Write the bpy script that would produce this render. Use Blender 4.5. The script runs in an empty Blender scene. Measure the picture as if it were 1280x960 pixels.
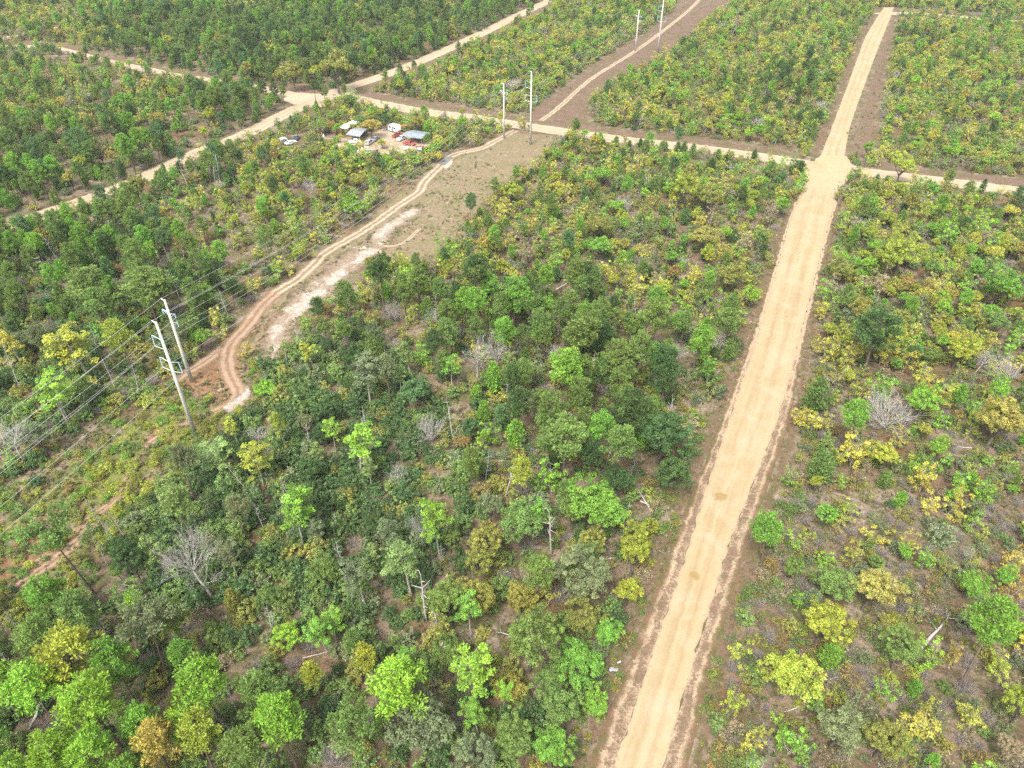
import bpy, bmesh, math, random
import numpy as np
from mathutils import Vector, noise
R = math.radians
rnd = random.Random(7)
rng = np.random.default_rng(11)
scene = bpy.context.scene
C = scene.collection

# ------------------------------------------------------------------ camera (a drone 92 m above the sand roads)
H, PITCH, F = 92.0, R(37.3), 900.0
SP, CP = math.sin(PITCH), math.cos(PITCH)
cam_d = bpy.data.cameras.new('camera'); cam = bpy.data.objects.new('camera', cam_d); C.objects.link(cam)
cam.location = (0, 0, H); cam.rotation_euler = (R(90) - PITCH, 0, 0)
cam_d.sensor_width = 36.0; cam_d.lens = F / 1280 * 36.0; cam_d.clip_start = 0.5; cam_d.clip_end = 6000
scene.camera = cam

def U(px, py, z=0.0):
    """where the line of sight through a photo point meets the height z"""
    dx, dy = px - 640.0, py - 480.0
    t = (H - z) / (F * SP + dy * CP)
    return Vector((dx * t, (F * CP - dy * SP) * t, z))
def V(x, y, z=0.0):
    d = y * CP + (H - z) * SP
    u = (H - z) * CP - y * SP
    return 640 + F * x / d, 480 + F * u / d, d
def V_np(x, y, z):
    d = y * CP + (H - z) * SP
    return 640 + F * x / d, 480 + F * ((H - z) * CP - y * SP) / d, d

# ------------------------------------------------------------------ tags
def tag(o, label=None, cat=None, group=None, kind=None):
    if label: o['label'] = label
    if cat: o['category'] = cat
    if group: o['group'] = group
    if kind: o['kind'] = kind
    return o
def empty(name, loc, rz=0.0):
    o = bpy.data.objects.new(name, None); C.objects.link(o)
    o.location = loc; o.rotation_euler = (0, 0, rz); o.empty_display_size = .2
    return o
def link(name, me, parent=None, mat=None):
    o = bpy.data.objects.new(name, me); C.objects.link(o)
    if mat is not None:
        me.materials.clear(); me.materials.append(mat)
    if parent is not None: o.parent = parent
    return o

# ------------------------------------------------------------------ materials
def new_mat(name):
    m = bpy.data.materials.new(name); m.use_nodes = True
    nt = m.node_tree; nt.nodes.clear()
    out = nt.nodes.new('ShaderNodeOutputMaterial')
    return m, nt, out
def N(nt, typ, **kw):
    n = nt.nodes.new(typ)
    for k, v in kw.items():
        if k.startswith('i_'):
            key = k[2:]
            key = int(key) if key.isdigit() else key.replace('_', ' ')
            n.inputs[key].default_value = v
        else: setattr(n, k, v)
    return n
def L(nt, a, b): nt.links.new(a, b)
def col(c): return (c[0], c[1], c[2], 1.0)

def simple(name, c, rough=.7, metal=0.0, var=.25, scale=3.0, spec=.3, dirt=None, dirt_amt=.0):
    """a plain paint, metal or wood with uneven wear"""
    m, nt, out = new_mat(name)
    b = N(nt, 'ShaderNodeBsdfPrincipled'); b.inputs['Roughness'].default_value = rough; b.inputs['Metallic'].default_value = metal
    b.inputs['Specular IOR Level'].default_value = spec
    tc = N(nt, 'ShaderNodeTexCoord')
    n = N(nt, 'ShaderNodeTexNoise', i_Scale=scale, i_Detail=5.0, i_Roughness=.65)
    L(nt, tc.outputs['Object'], n.inputs['Vector'])
    mr = N(nt, 'ShaderNodeMapRange', i_1=.3, i_2=.7, i_3=1 - var, i_4=1 + var * .6)
    L(nt, n.outputs['Fac'], mr.inputs[0])
    mx = N(nt, 'ShaderNodeMix', data_type='RGBA', blend_type='MULTIPLY'); mx.inputs[0].default_value = 1
    mx.inputs[6].default_value = col(c); L(nt, mr.outputs[0], mx.inputs[7])
    src = mx.outputs[2]
    if dirt is not None:
        n2 = N(nt, 'ShaderNodeTexNoise', i_Scale=scale * .6, i_Detail=4.0); L(nt, tc.outputs['Object'], n2.inputs['Vector'])
        r2 = N(nt, 'ShaderNodeMapRange', i_1=.5, i_2=.68, i_3=0.0, i_4=dirt_amt); L(nt, n2.outputs['Fac'], r2.inputs[0])
        m2 = N(nt, 'ShaderNodeMix', data_type='RGBA'); L(nt, r2.outputs[0], m2.inputs[0]); L(nt, src, m2.inputs[6]); m2.inputs[7].default_value = col(dirt)
        src = m2.outputs[2]
    L(nt, src, b.inputs['Base Color']); L(nt, b.outputs[0], out.inputs[0])
    return m

def leaf_mat(name, transl=.36, rough=.55, spec=.25, vlo=.52, vhi=1.42, hue=.020, older=.36):
    m, nt, out = new_mat(name)
    a = N(nt, 'ShaderNodeAttribute', attribute_type='INSTANCER', attribute_name='leaf_tint')
    c = N(nt, 'ShaderNodeAttribute', attribute_type='GEOMETRY', attribute_name='clump')
    sep = N(nt, 'ShaderNodeSeparateColor'); L(nt, c.outputs['Color'], sep.inputs[0])
    mv = N(nt, 'ShaderNodeMapRange', i_1=0., i_2=1., i_3=vlo, i_4=vhi); L(nt, sep.outputs[0], mv.inputs[0])
    mh = N(nt, 'ShaderNodeMapRange', i_1=0., i_2=1., i_3=.5 - hue, i_4=.5 + hue); L(nt, sep.outputs[1], mh.inputs[0])
    mo = N(nt, 'ShaderNodeMapRange', i_1=.42, i_2=1., i_3=0., i_4=older); L(nt, sep.outputs[1], mo.inputs[0])
    mixo = N(nt, 'ShaderNodeMix', data_type='RGBA'); L(nt, mo.outputs[0], mixo.inputs[0]); L(nt, a.outputs['Color'], mixo.inputs[6]); mixo.inputs[7].default_value = (.185, .220, .058, 1)      # older leaves among the new ones
    hs = N(nt, 'ShaderNodeHueSaturation'); L(nt, mh.outputs[0], hs.inputs['Hue']); L(nt, mv.outputs[0], hs.inputs['Value']); L(nt, mixo.outputs[2], hs.inputs['Color'])
    b = N(nt, 'ShaderNodeBsdfPrincipled'); b.inputs['Roughness'].default_value = rough; b.inputs['Specular IOR Level'].default_value = spec
    L(nt, hs.outputs[0], b.inputs['Base Color'])
    t = N(nt, 'ShaderNodeBsdfTranslucent'); L(nt, hs.outputs[0], t.inputs['Color'])
    mx = N(nt, 'ShaderNodeMixShader'); mx.inputs[0].default_value = transl
    L(nt, b.outputs[0], mx.inputs[1]); L(nt, t.outputs[0], mx.inputs[2]); L(nt, mx.outputs[0], out.inputs[0])
    return m

# --- the forest floor: one colour group in world coordinates, shared by the ground and the margins of everything laid on it
def litter_group():
    g = bpy.data.node_groups.new('forest_floor_colour', 'ShaderNodeTree')
    g.interface.new_socket('Color', in_out='OUTPUT', socket_type='NodeSocketColor')
    g.interface.new_socket('Fine', in_out='OUTPUT', socket_type='NodeSocketFloat')
    o = g.nodes.new('NodeGroupOutput')
    p = N(g, 'ShaderNodeNewGeometry').outputs['Position']
    def noi(s, d=4.0, r=.6, dist=0.0):
        n = N(g, 'ShaderNodeTexNoise', i_Scale=s, i_Detail=d, i_Roughness=r, i_Distortion=dist); L(g, p, n.inputs['Vector']); return n.outputs['Fac']
    def ramp(src, lo, hi):
        m = N(g, 'ShaderNodeMapRange', i_1=lo, i_2=hi, i_3=0., i_4=1.); L(g, src, m.inputs[0]); return m.outputs[0]
    def mix(f, a, b):
        m = N(g, 'ShaderNodeMix', data_type='RGBA'); L(g, f, m.inputs[0])
        for s, i in ((a, 6), (b, 7)):
            if isinstance(s, tuple): m.inputs[i].default_value = col(s)
            else: L(g, s, m.inputs[i])
        return m.outputs[2]
    c = mix(ramp(noi(.11, 5, .65), .36, .62), (.096, .061, .038), (.190, .148, .110))       # needle duff / pinkish leaf litter
    c = mix(ramp(noi(.045, 4, .6), .52, .66), c, (.125, .060, .030))                         # rusty pine straw
    c = mix(ramp(noi(.34, 5, .7, .6), .50, .60), c, (.068, .048, .030))                      # darker duff under brush
    c = mix(ramp(noi(.21, 6, .7, .4), .48, .62), c, (.078, .080, .030))                      # grass and low green
    c = mix(ramp(noi(.75, 5, .7, .5), .54, .62), c, (.060, .068, .024))                      # mats of low plants
    fine = noi(2.2, 6, .75)
    c = mix(ramp(noi(.9, 6, .75), .56, .70), c, (.190, .150, .122))                          # pale twigs and dead leaves
    c = mix(ramp(noi(.16, 5, .7, .3), .665, .72), c, (.29, .235, .19))                        # bare sand
    hs = N(g, 'ShaderNodeMapRange', i_1=.25, i_2=.75, i_3=.42, i_4=1.55); L(g, fine, hs.inputs[0])
    mu = N(g, 'ShaderNodeMix', data_type='RGBA', blend_type='MULTIPLY'); mu.inputs[0].default_value = 1
    L(g, c, mu.inputs[6]); L(g, hs.outputs[0], mu.inputs[7])
    L(g, mu.outputs[2], o.inputs['Color']); L(g, fine, o.inputs['Fine'])
    return g
LITTER = litter_group()

class GM:
    """small builder for ground materials in world coordinates"""
    def __init__(s, name, bump=.25):
        s.m, s.nt, s.out = new_mat(name)
        s.lit = N(s.nt, 'ShaderNodeGroup'); s.lit.node_tree = LITTER
        s.p = N(s.nt, 'ShaderNodeNewGeometry').outputs['Position']; s.bump = bump
    def noi(s, sc, d=4.0, r=.6, dist=0.0, vec=None):
        n = N(s.nt, 'ShaderNodeTexNoise', i_Scale=sc, i_Detail=d, i_Roughness=r, i_Distortion=dist); L(s.nt, vec or s.p, n.inputs['Vector']); return n.outputs['Fac']
    def ramp(s, src, lo, hi, a=0., b=1.):
        m = N(s.nt, 'ShaderNodeMapRange', i_1=lo, i_2=hi, i_3=a, i_4=b); L(s.nt, src, m.inputs[0]); return m.outputs[0]
    def mix(s, f, a, b, mode='MIX'):
        m = N(s.nt, 'ShaderNodeMix', data_type='RGBA', blend_type=mode)
        if isinstance(f, float): m.inputs[0].default_value = f
        else: L(s.nt, f, m.inputs[0])
        for q, i in ((a, 6), (b, 7)):
            if isinstance(q, tuple): m.inputs[i].default_value = col(q)
            else: L(s.nt, q, m.inputs[i])
        return m.outputs[2]
    def math(s, op, a, b=0.0):
        m = N(s.nt, 'ShaderNodeMath', operation=op)
        for q, i in ((a, 0), (b, 1)):
            if isinstance(q, (int, float)): m.inputs[i].default_value = q
            else: L(s.nt, q, m.inputs[i])
        return m.outputs[0]
    def attr(s, name):
        return N(s.nt, 'ShaderNodeAttribute', attribute_type='GEOMETRY', attribute_name=name).outputs['Fac']
    def spot(s, px, py, r):
        """soft-edged blot of a damp patch on the ground"""
        w = U(px, py)
        d = N(s.nt, 'ShaderNodeVectorMath', operation='DISTANCE'); L(s.nt, s.p, d.inputs[0]); d.inputs[1].default_value = w
        dd = s.math('ADD', d.outputs['Value'], s.math('MULTIPLY', s.noi(.9, 3), r * .9))
        return s.ramp(dd, r * 1.15, r * .85)
    def finish(s, c, rough=.95, fine=None):
        b = N(s.nt, 'ShaderNodeBsdfPrincipled'); b.inputs['Roughness'].default_value = rough; b.inputs['Specular IOR Level'].default_value = .1
        L(s.nt, c, b.inputs['Base Color'])
        if s.bump:
            bp = N(s.nt, 'ShaderNodeBump', i_Strength=s.bump, i_Distance=.3); L(s.nt, fine or s.lit.outputs['Fine'], bp.inputs['Height']); L(s.nt, bp.outputs[0], b.inputs['Normal'])
        L(s.nt, b.outputs[0], s.out.inputs[0]); return s.m
    @property
    def litter(s): return s.lit.outputs['Color']

g = GM('forest_floor', .5); M_FLOOR = g.finish(g.litter)

def verge_mat(name, base, green, sand, sand_amt=.62):
    g = GM(name, .35)
    e = g.attr('edge')
    c = g.mix(g.ramp(g.noi(.14, 5, .65), .4, .62), base, green)
    c = g.mix(g.ramp(g.noi(.5, 6, .75), .54, .70), c, tuple(x * 1.45 for x in base))
    c = g.mix(g.ramp(g.noi(1.1, 6, .8), .50, .36), c, tuple(x * .5 for x in base))
    c = g.mix(g.ramp(g.noi(.23, 5, .7, .5), sand_amt, sand_amt + .06), c, sand)
    k = g.ramp(g.math('ADD', e, g.ramp(g.noi(.4, 5, .7), .2, .8, -.4, .4)), .25, .75)
    return g.finish(g.mix(k, g.litter, c))
M_CORR = verge_mat('corridor_scrub', (.125, .080, .062), (.092, .076, .036), (.24, .19, .16), .66)
M_FIELD = verge_mat('dry_field', (.164, .124, .080), (.132, .118, .058), (.27, .22, .175), .635)
M_VERGE = verge_mat('road_verge', (.120, .077, .053), (.078, .070, .029), (.24, .18, .13), .60)
M_WASH = verge_mat('washed_sand', (.178, .130, .090), (.225, .180, .138), (.30, .26, .215), .56)
M_YARD = verge_mat('yard_sand', (.285, .222, .155), (.20, .15, .095), (.31, .26, .195), .55)
M_GRASS = verge_mat('corridor_grass', (.098, .110, .034), (.140, .135, .046), (.22, .135, .085), .60)
M_RED = verge_mat('red_clay', (.180, .104, .060), (.135, .080, .043), (.27, .21, .16), .60)

def shoulder_mat():
    g = GM('sandy_shoulder', .45); e = g.attr('edge'); b = g.attr('bank')
    brown = g.mix(g.ramp(g.noi(.8, 5, .7), .4, .6), (.138, .090, .062), (.105, .076, .045))
    sy = N(g.nt, 'ShaderNodeSeparateXYZ'); L(g.nt, g.p, sy.inputs[0])
    far = g.ramp(sy.outputs[1], 95., 165., 0., .22)                # farther up the road the loose sand reaches the verge
    bw = g.math('ADD', b, g.ramp(g.noi(.16, 4, .6), .3, .7, -.14, .14))
    berm = g.ramp(g.math('ABSOLUTE', g.math('SUBTRACT', bw, .40)), .17, .04, 0., .13)      # the pale windrow the grader leaves
    inner = g.ramp(bw, .80, 1.0, 0., .10)
    f = g.math('ADD', g.math('ADD', g.noi(2.3, 7, .85, .2), g.math('ADD', far, g.math('ADD', berm, inner))), g.math('MULTIPLY', g.math('SUBTRACT', g.noi(.30, 4, .6, .4), .5), .55))
    c = g.mix(g.ramp(f, .50, .64), brown, g.mix(g.ramp(g.noi(.2, 4), .35, .65), (.245, .180, .120), (.292, .222, .148)))
    k = g.ramp(g.math('ADD', b, g.ramp(g.noi(.33, 6, .75, .4), .2, .8, -.45, .45)), .10, .45)
    return g.finish(g.mix(k, g.mix(g.ramp(g.noi(.4, 5, .7), .4, .6), (.125, .070, .045), (.075, .068, .028)), c))
M_SHOULDER = shoulder_mat()

def sand_mat(name, a, b, edge_dark=.0, tracks=True, spots=(), ragged=0.0):
    g = GM(name, .12); x = g.attr('across'); al = g.attr('along')
    cv = N(g.nt, 'ShaderNodeCombineXYZ'); L(g.nt, g.math('MULTIPLY', x, 2.6), cv.inputs[0]); L(g.nt, g.math('MULTIPLY', al, .018), cv.inputs[1])
    streak = g.noi(1.3, 5, .65, .3, cv.outputs[0])
    c = g.mix(g.ramp(g.noi(.05, 4, .6), .38, .62), a, b)
    if tracks:
        c = g.mix(g.ramp(streak, .50, .66, 0., .75), c, tuple(q * .80 for q in b))
        c = g.mix(g.ramp(streak, .44, .28, 0., .6), c, tuple(min(1, q * 1.10) for q in a))
    c = g.mix(g.ramp(g.noi(.6, 6, .75), .56, .72, 0., .55), c, tuple(q * .78 for q in b))
    c = g.mix(g.ramp(g.noi(.16, 5, .7, .5), .46, .64, 0., .6), c, (.300, .240, .172))
    c = g.mix(g.ramp(g.noi(3.5, 4, .8), .60, .72, 0., .5), c, tuple(q * .70 for q in b))
    if ragged:
        band = g.math('ABSOLUTE', g.math('SUBTRACT', g.math('ABSOLUTE', g.math('ADD', x, g.ramp(g.noi(.03, 2), .3, .7, -.14, .14))), .34))
        c = g.mix(g.math('MULTIPLY', g.ramp(band, .16, .03), g.ramp(g.noi(.12, 4, .6), .35, .6, .15, .55)), c, tuple(q * .84 for q in b))
        c = g.mix(g.ramp(g.math('ABSOLUTE', g.math('ADD', x, g.ramp(g.noi(.05, 3), .3, .7, -.2, .2))), .10, .0, 0., .5), c, tuple(q * 1.12 for q in a))
    for (px, py, r) in spots: c = g.mix(g.math('MULTIPLY', g.spot(px, py, r), .85), c, (.185, .125, .048))
    if ragged:
        ax = g.math('ABSOLUTE', x)
        k = g.ramp(g.math('ADD', ax, g.ramp(g.noi(1.3, 6, .8), .25, .75, -ragged * 2.2, ragged * 2.2)), .84, 1.06)
        pale = tuple(min(1, q * 1.06) for q in a)
        c = g.mix(g.ramp(ax, .45, .85, 0., .5), c, pale)
        c = g.mix(k, c, g.mix(g.ramp(g.noi(1.1, 5, .7), .42, .58), (.205, .150, .102), (.262, .198, .130)))
    fine = g.noi(1.7, 5, .7)
    return g.finish(c, fine=fine)
M_ROAD = sand_mat('packed_sand', (.262, .206, .124), (.242, .181, .100), spots=((900, 621, 2.0), (868, 720, 1.35)), ragged=.16)
M_SIDE = sand_mat('pale_packed_sand', (.285, .230, .160), (.262, .205, .136), ragged=.22)

def track_mat(name, rut, mid, rag=.5):
    g = GM(name, .3); x = g.math('ABSOLUTE', g.attr('across'))
    d = g.math('ABSOLUTE', g.math('SUBTRACT', x, .42))
    k = g.ramp(g.math('ADD', d, g.ramp(g.noi(.6, 6, .75), .2, .8, -.22, .22)), .30, .14)
    c = g.mix(k, mid, g.mix(g.ramp(g.noi(.3, 4), .35, .65), rut, tuple(q * .82 for q in rut)))
    e = g.ramp(g.math('ADD', x, g.ramp(g.noi(.5, 5, .7), .2, .8, -rag, rag)), .72, 1.0)
    return g.finish(g.mix(e, c, g.mix(g.ramp(g.noi(.3, 5, .7), .4, .6), (.155, .10, .066), (.115, .092, .042))))
M_TRACK = track_mat('sand_track', (.305, .245, .178), (.160, .118, .072))
M_TRACK_RED = track_mat('clay_track', (.255, .178, .122), (.165, .104, .064))
def white_sand():
    g = GM('white_sand', .5); e = g.attr('edge')
    c = g.mix(g.ramp(g.noi(.35, 6, .75), .38, .62), (.265, .222, .178), (.375, .340, .300))
    c = g.mix(g.ramp(g.noi(1.5, 6, .8, .5), .47, .62), c, (.175, .130, .096))
    k = g.ramp(g.math('ADD', e, g.ramp(g.noi(.30, 7, .8, .6), .3, .7, -.55, .55)), .0, .46)
    return g.finish(g.mix(k, g.mix(g.ramp(g.noi(.3, 5, .7), .4, .6), (.185, .138, .096), (.150, .112, .072)), c))
M_WHITE = white_sand()

M_LEAF = leaf_mat('broad_leaves')
M_NEEDLE = leaf_mat('pine_needles', transl=.32, rough=.6, spec=.2, vlo=.58, vhi=1.42, hue=.016)
M_GLOSSY = leaf_mat('glossy_leaves', transl=.25, rough=.42, spec=.4, vlo=.6, vhi=1.5)
M_BARK = simple('pine_bark', (.105, .075, .058), .9, var=.5, scale=2.5)
M_PALE = simple('pale_bark', (.30, .27, .225), .9, var=.4, scale=2.0)
M_DARKBARK = simple('oak_bark', (.09, .075, .06), .9, var=.4, scale=3.0)
M_GREY = simple('bleached_wood', (.36, .335, .31), .9, var=.35, scale=2.0)
M_TWIG = simple('grey_twigs', (.245, .215, .195), .9, var=.4, scale=.8)

# ------------------------------------------------------------------ ground, roads and clearings (sheets a few mm apart)
from mathutils.geometry import delaunay_2d_cdt
def inside(poly, X, Y):
    P = np.asarray(poly, float); r = np.zeros(X.shape, bool); j = len(P) - 1
    bx0, by0 = P.min(0); bx1, by1 = P.max(0); sel = (X >= bx0) & (X <= bx1) & (Y >= by0) & (Y <= by1)
    if not sel.any(): return r
    x, y = X[sel], Y[sel]; q = np.zeros(x.shape, bool)
    for i in range(len(P)):
        (xi, yi), (xj, yj) = P[i], P[j]; j = i
        if yi == yj: continue
        q ^= ((yi > y) != (yj > y)) & (x < (xj - xi) * (y - yi) / (yj - yi) + xi)
    r[sel] = q; return r
def nz(x, y, s, k=0.0): return noise.noise(Vector((x * s, y * s, k)))
def smooth(pts, step):
    """Catmull-Rom through world points, resampled about every step metres"""
    P = [Vector((p[0], p[1], 0)) for p in pts]
    P = [P[0] * 2 - P[1]] + P + [P[-1] * 2 - P[-2]]
    out = []
    for i in range(1, len(P) - 2):
        p0, p1, p2, p3 = P[i - 1:i + 3]
        n = max(1, int((p2 - p1).length / step))
        for k in range(n):
            t = k / n
            out.append(.5 * ((2 * p1) + (p2 - p0) * t + (2 * p0 - 5 * p1 + 4 * p2 - p3) * t * t + (3 * p1 - p0 - 3 * p2 + p3) * t ** 3))
    out.append(P[-2].copy()); return out
def sheet_mesh(name, verts, faces, attrs, mat, z):
    me = bpy.data.meshes.new(name); me.from_pydata([(v[0], v[1], z) for v in verts], [], faces)
    for k, vals in attrs.items():
        a = me.attributes.new(k, 'FLOAT', 'POINT'); a.data.foreach_set('value', np.asarray(vals, dtype=np.float32))
    for p in me.polygons: p.use_smooth = True
    o = link(name, me, None, mat); o['kind'] = 'structure'; return o
POLYS = []          # (world polygon, margin kind) used to keep trees off the roads
def strip(name, left, right, mat, z, jag=.3, seed=0.0, nx=6, excl=True, extra=None):
    verts, faces, ac, al, ed = [], [], [], [], []; s = 0.0
    for i, (a, b) in enumerate(zip(left, right)):
        d = (b - a); w = d.length or 1; d /= w
        a2 = a + d * jag * (nz(a.x, a.y, .55, seed) + .6 * nz(a.x, a.y, 1.6, seed + 3))
        b2 = b + d * jag * (nz(b.x, b.y, .55, seed + 9) + .6 * nz(b.x, b.y, 1.6, seed + 5))
        if i: s += ((a + b) / 2 - (left[i - 1] + right[i - 1]) / 2).length
        for k in range(nx + 1):
            t = k / nx; verts.append(a2.lerp(b2, t)); ac.append(2 * t - 1); al.append(s); ed.append(1 - abs(2 * t - 1))
        if i:
            for k in range(nx):
                q = (i - 1) * (nx + 1) + k; faces.append((q, q + 1, q + nx + 2, q + nx + 1))
    if excl: POLYS.append(('strip', [(p.x, p.y) for p in left], [(p.x, p.y) for p in right], name))
    at = {'across': ac, 'along': al, 'edge': ed}
    if extra: at['bank'] = [extra(x) for x in ac]
    return sheet_mesh(name, verts, faces, at, mat, z)
def ribbon(name, px, width, mat, z, jag=.3, seed=0.0, step=1.5, excl=True, shift=0.0):
    P = smooth([U(*p) for p in px], step); n = len(P)
    w = (lambda t: width) if not isinstance(width, (list, tuple)) else (lambda t: float(np.interp(t, np.linspace(0, 1, len(width)), width)))
    l, r = [], []
    for i, p in enumerate(P):
        d = (P[min(i + 1, n - 1)] - P[max(i - 1, 0)]).normalized(); q = Vector((-d.y, d.x, 0)); h = w(i / max(1, n - 1)) / 2
        l.append(p + q * (h + shift)); r.append(p - q * (h - shift))
    return strip(name, l, r, mat, z, jag, seed, excl=excl)
def patch(name, px, mat, z, inset=2.5, jag=.8, step=1.5, seed=0.0, excl=True):
    W = [U(*p) for p in px]; W.append(W[0])
    ring = []
    for a, b in zip(W[:-1], W[1:]):
        n = max(1, int((b - a).length / step))
        for k in range(n): ring.append(a.lerp(b, k / n))
    n = len(ring)
    for _ in range(3): ring = [(ring[i - 1] + ring[i] * 2 + ring[(i + 1) % n]) / 4 for i in range(n)]
    area = sum(ring[i].x * ring[(i + 1) % n].y - ring[(i + 1) % n].x * ring[i].y for i in range(n)); sg = 1 if area > 0 else -1
    outer = []
    for i, p in enumerate(ring):
        d = (ring[(i + 1) % n] - ring[i - 1]).normalized(); q = Vector((-d.y, d.x, 0)) * sg
        outer.append(p + q * jag * (nz(p.x, p.y, .3, seed) + .5 * nz(p.x, p.y, .9, seed + 2)))
    if excl: POLYS.append(('ring', [(p.x, p.y) for p in ring], None, name))
    O = np.array([(p.x, p.y) for p in outer]); xs = np.arange(O[:, 0].min(), O[:, 0].max(), step * 1.2); ys = np.arange(O[:, 1].min(), O[:, 1].max(), step * 1.2)
    X, Y = [q.ravel() for q in np.meshgrid(xs, ys)]; ins = inside(O, X, Y); X, Y = X[ins], Y[ins]
    dm = np.full(len(X), 1e9)
    for c in range(0, len(X), 400): dm[c:c + 400] = np.hypot(X[c:c + 400, None] - O[None, :, 0], Y[c:c + 400, None] - O[None, :, 1]).min(1) if len(X) else 0
    k = dm > step * .7; pts = [Vector(q) for q in O] + [Vector((x, y)) for x, y in zip(X[k], Y[k])]
    vo, _, fo, *_r = delaunay_2d_cdt(pts, [(i, (i + 1) % n) for i in range(n)], [list(range(n)) if sg > 0 else list(range(n))[::-1]], 1, 1e-4)
    V2 = np.array([(v.x, v.y) for v in vo]); ed = np.zeros(len(V2))
    for c in range(0, len(V2), 400): ed[c:c + 400] = np.hypot(V2[c:c + 400, None, 0] - O[None, :, 0], V2[c:c + 400, None, 1] - O[None, :, 1]).min(1)
    fc = []
    for f in fo:
        A = sum(V2[f[i]][0] * V2[f[(i + 1) % len(f)]][1] - V2[f[(i + 1) % len(f)]][0] * V2[f[i]][1] for i in range(len(f))); fc.append(tuple(f) if A > 0 else tuple(reversed(f)))
    return sheet_mesh(name, [(x, y) for x, y in V2], fc, {'edge': np.clip(ed / inset, 0, 1)}, mat, z)

gm = bpy.data.meshes.new('ground')
gm.from_pydata([(-3000, -1500, 0), (3000, -1500, 0), (3000, 4500, 0), (-3000, 4500, 0)], [], [(0, 1, 2, 3)])
tag(link('ground', gm, None, M_FLOOR), kind='structure')

# the main sand road, digitised edge by edge
Lx = [(748, 1010), (769, 960), (795, 880), (821, 800), (844, 740), (862, 680), (879, 620), (911, 528), (946, 422), (967, 351), (986, 280), (997, 250), (1012, 218), (1028, 190), (1041, 156), (1064, 94), (1081, 47), (1096, 22), (1106, 8)]
Rx = [(812, 1010), (829, 960), (852, 880), (874, 800), (894, 740), (911, 680), (935, 620), (972, 528), (1000, 422), (1018, 351), (1036, 280), (1046, 250), (1052, 218), (1056, 190), (1063, 156), (1085, 94), (1103, 47), (1112, 25), (1118, 8)]
LSx = [(715, 1010), (738, 960), (799, 800), (819, 740), (845, 680), (866, 620), (904, 528), (942, 422), (964, 351), (984, 280), (997, 250)]
RSx = [(842, 1010), (857, 960), (895, 800), (914, 740), (932, 680), (954, 620), (985, 528), (1004, 422), (1021, 351), (1038, 280), (1047, 250)]
def edge_at(tab, y): 
    ys = [p[1] for p in tab][::-1]; xs = [p[0] for p in tab][::-1]
    return float(np.interp(y, ys, xs))
def row_list(y0, y1, step):
    """photo rows that lie step metres apart on the ground"""
    out, fw = [], U(640, y0).y
    while True:
        dy = None; f = fw
        # invert fwd -> row
        u = H * CP - f * SP; d = f * CP + H * SP; y = 480 + F * u / d
        if y < y1: break
        out.append(y); fw += step
    return out
def sm(vals, k=6):
    a = np.array(vals); ker = np.ones(2 * k + 1) / (2 * k + 1)
    return np.convolve(np.pad(a, k, mode='edge'), ker, 'valid')
rows = row_list(1010, 9, 1.1)
lxs, rxs = sm([edge_at(Lx, y) for y in rows]), sm([edge_at(Rx, y) for y in rows])
ml = [U(x, y) for x, y in zip(lxs, rows)]; mr = [U(x, y) for x, y in zip(rxs, rows)]
strip('main_road', ml, mr, M_ROAD, .060, .4, 1.0, nx=10)
rows2 = row_list(1010, 252, 1.1)
sl = [U(x, y) for x, y in zip(sm([edge_at(LSx, y) for y in rows2]), rows2)]; sr = [U(x, y) for x, y in zip(sm([edge_at(RSx, y) for y in rows2]), rows2)]
n2 = len(rows2)
def off(base, other, m): return [a + (a - b).normalized() * m for a, b in zip(base, other)]
strip('road_shoulder', off(sl, sr, .35), ml[:n2], M_SHOULDER, .030, .5, 4.0, extra=lambda x: (x + 1) / 2)
strip('road_shoulder', mr[:n2], off(sr, sl, .35), M_SHOULDER, .030, .5, 6.0, extra=lambda x: (1 - x) / 2)
vl = off(sl, sr, 2.8); vr = off(sr, sl, 2.8)
strip('road_verge', vl, sl, M_VERGE, .016, 1.0, 2.0, excl=True)
strip('road_verge', sr, vr, M_VERGE, .016, 1.0, 3.0, excl=True)
k0 = min(range(len(rows)), key=lambda i: abs(rows[i] - 196)); k1 = len(rows)
ul, ur = ml[k0:k1], mr[k0:k1]
strip('road_verge', off(ul, ur, 4.5), ul, M_VERGE, .016, 1.0, 12.0)
strip('road_verge', ur, [a + (a - b).normalized() * m for a, b, m in zip(ur, ul, np.interp(range(len(ur)), [0, len(ur) * .35, len(ur)], [13, 10.5, 3]))], M_CORR, .016, 1.0, 13.0)

X_CROSS = [(396, 121), (430, 121), (480, 131), (530, 140), (580, 146), (620, 152), (663, 159), (720, 167), (785, 176), (850, 183), (920, 192), (1000, 204), (1036, 212), (1085, 216), (1160, 225), (1280, 240), (1420, 258)]
ribbon('cross_road', X_CROSS, 8.6, M_SIDE, .048, .5, 20.0)
ribbon('cross_road_verge', [(x, y - 9 if x < 1036 else y - 10) for x, y in X_CROSS[1:12]], 10, M_CORR, .020, 1.0, 21.0)
ribbon('cross_road_verge', [(1095, 206), (1160, 215), (1280, 229), (1420, 247)], 9, M_CORR, .020, 1.0, 22.0)
ribbon('cross_road_verge', [(700, 171), (785, 182), (920, 198), (1005, 209)], 4, M_VERGE, .018, .8, 23.0, excl=False)
patch('road_junction', [(988, 204), (1012, 203), (1026, 195), (1057, 194), (1066, 207), (1090, 213), (1092, 221), (1064, 220), (1051, 234), (1003, 236), (1010, 219), (988, 212)], M_ROAD, .066, 2, .7, 1.0)
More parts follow.
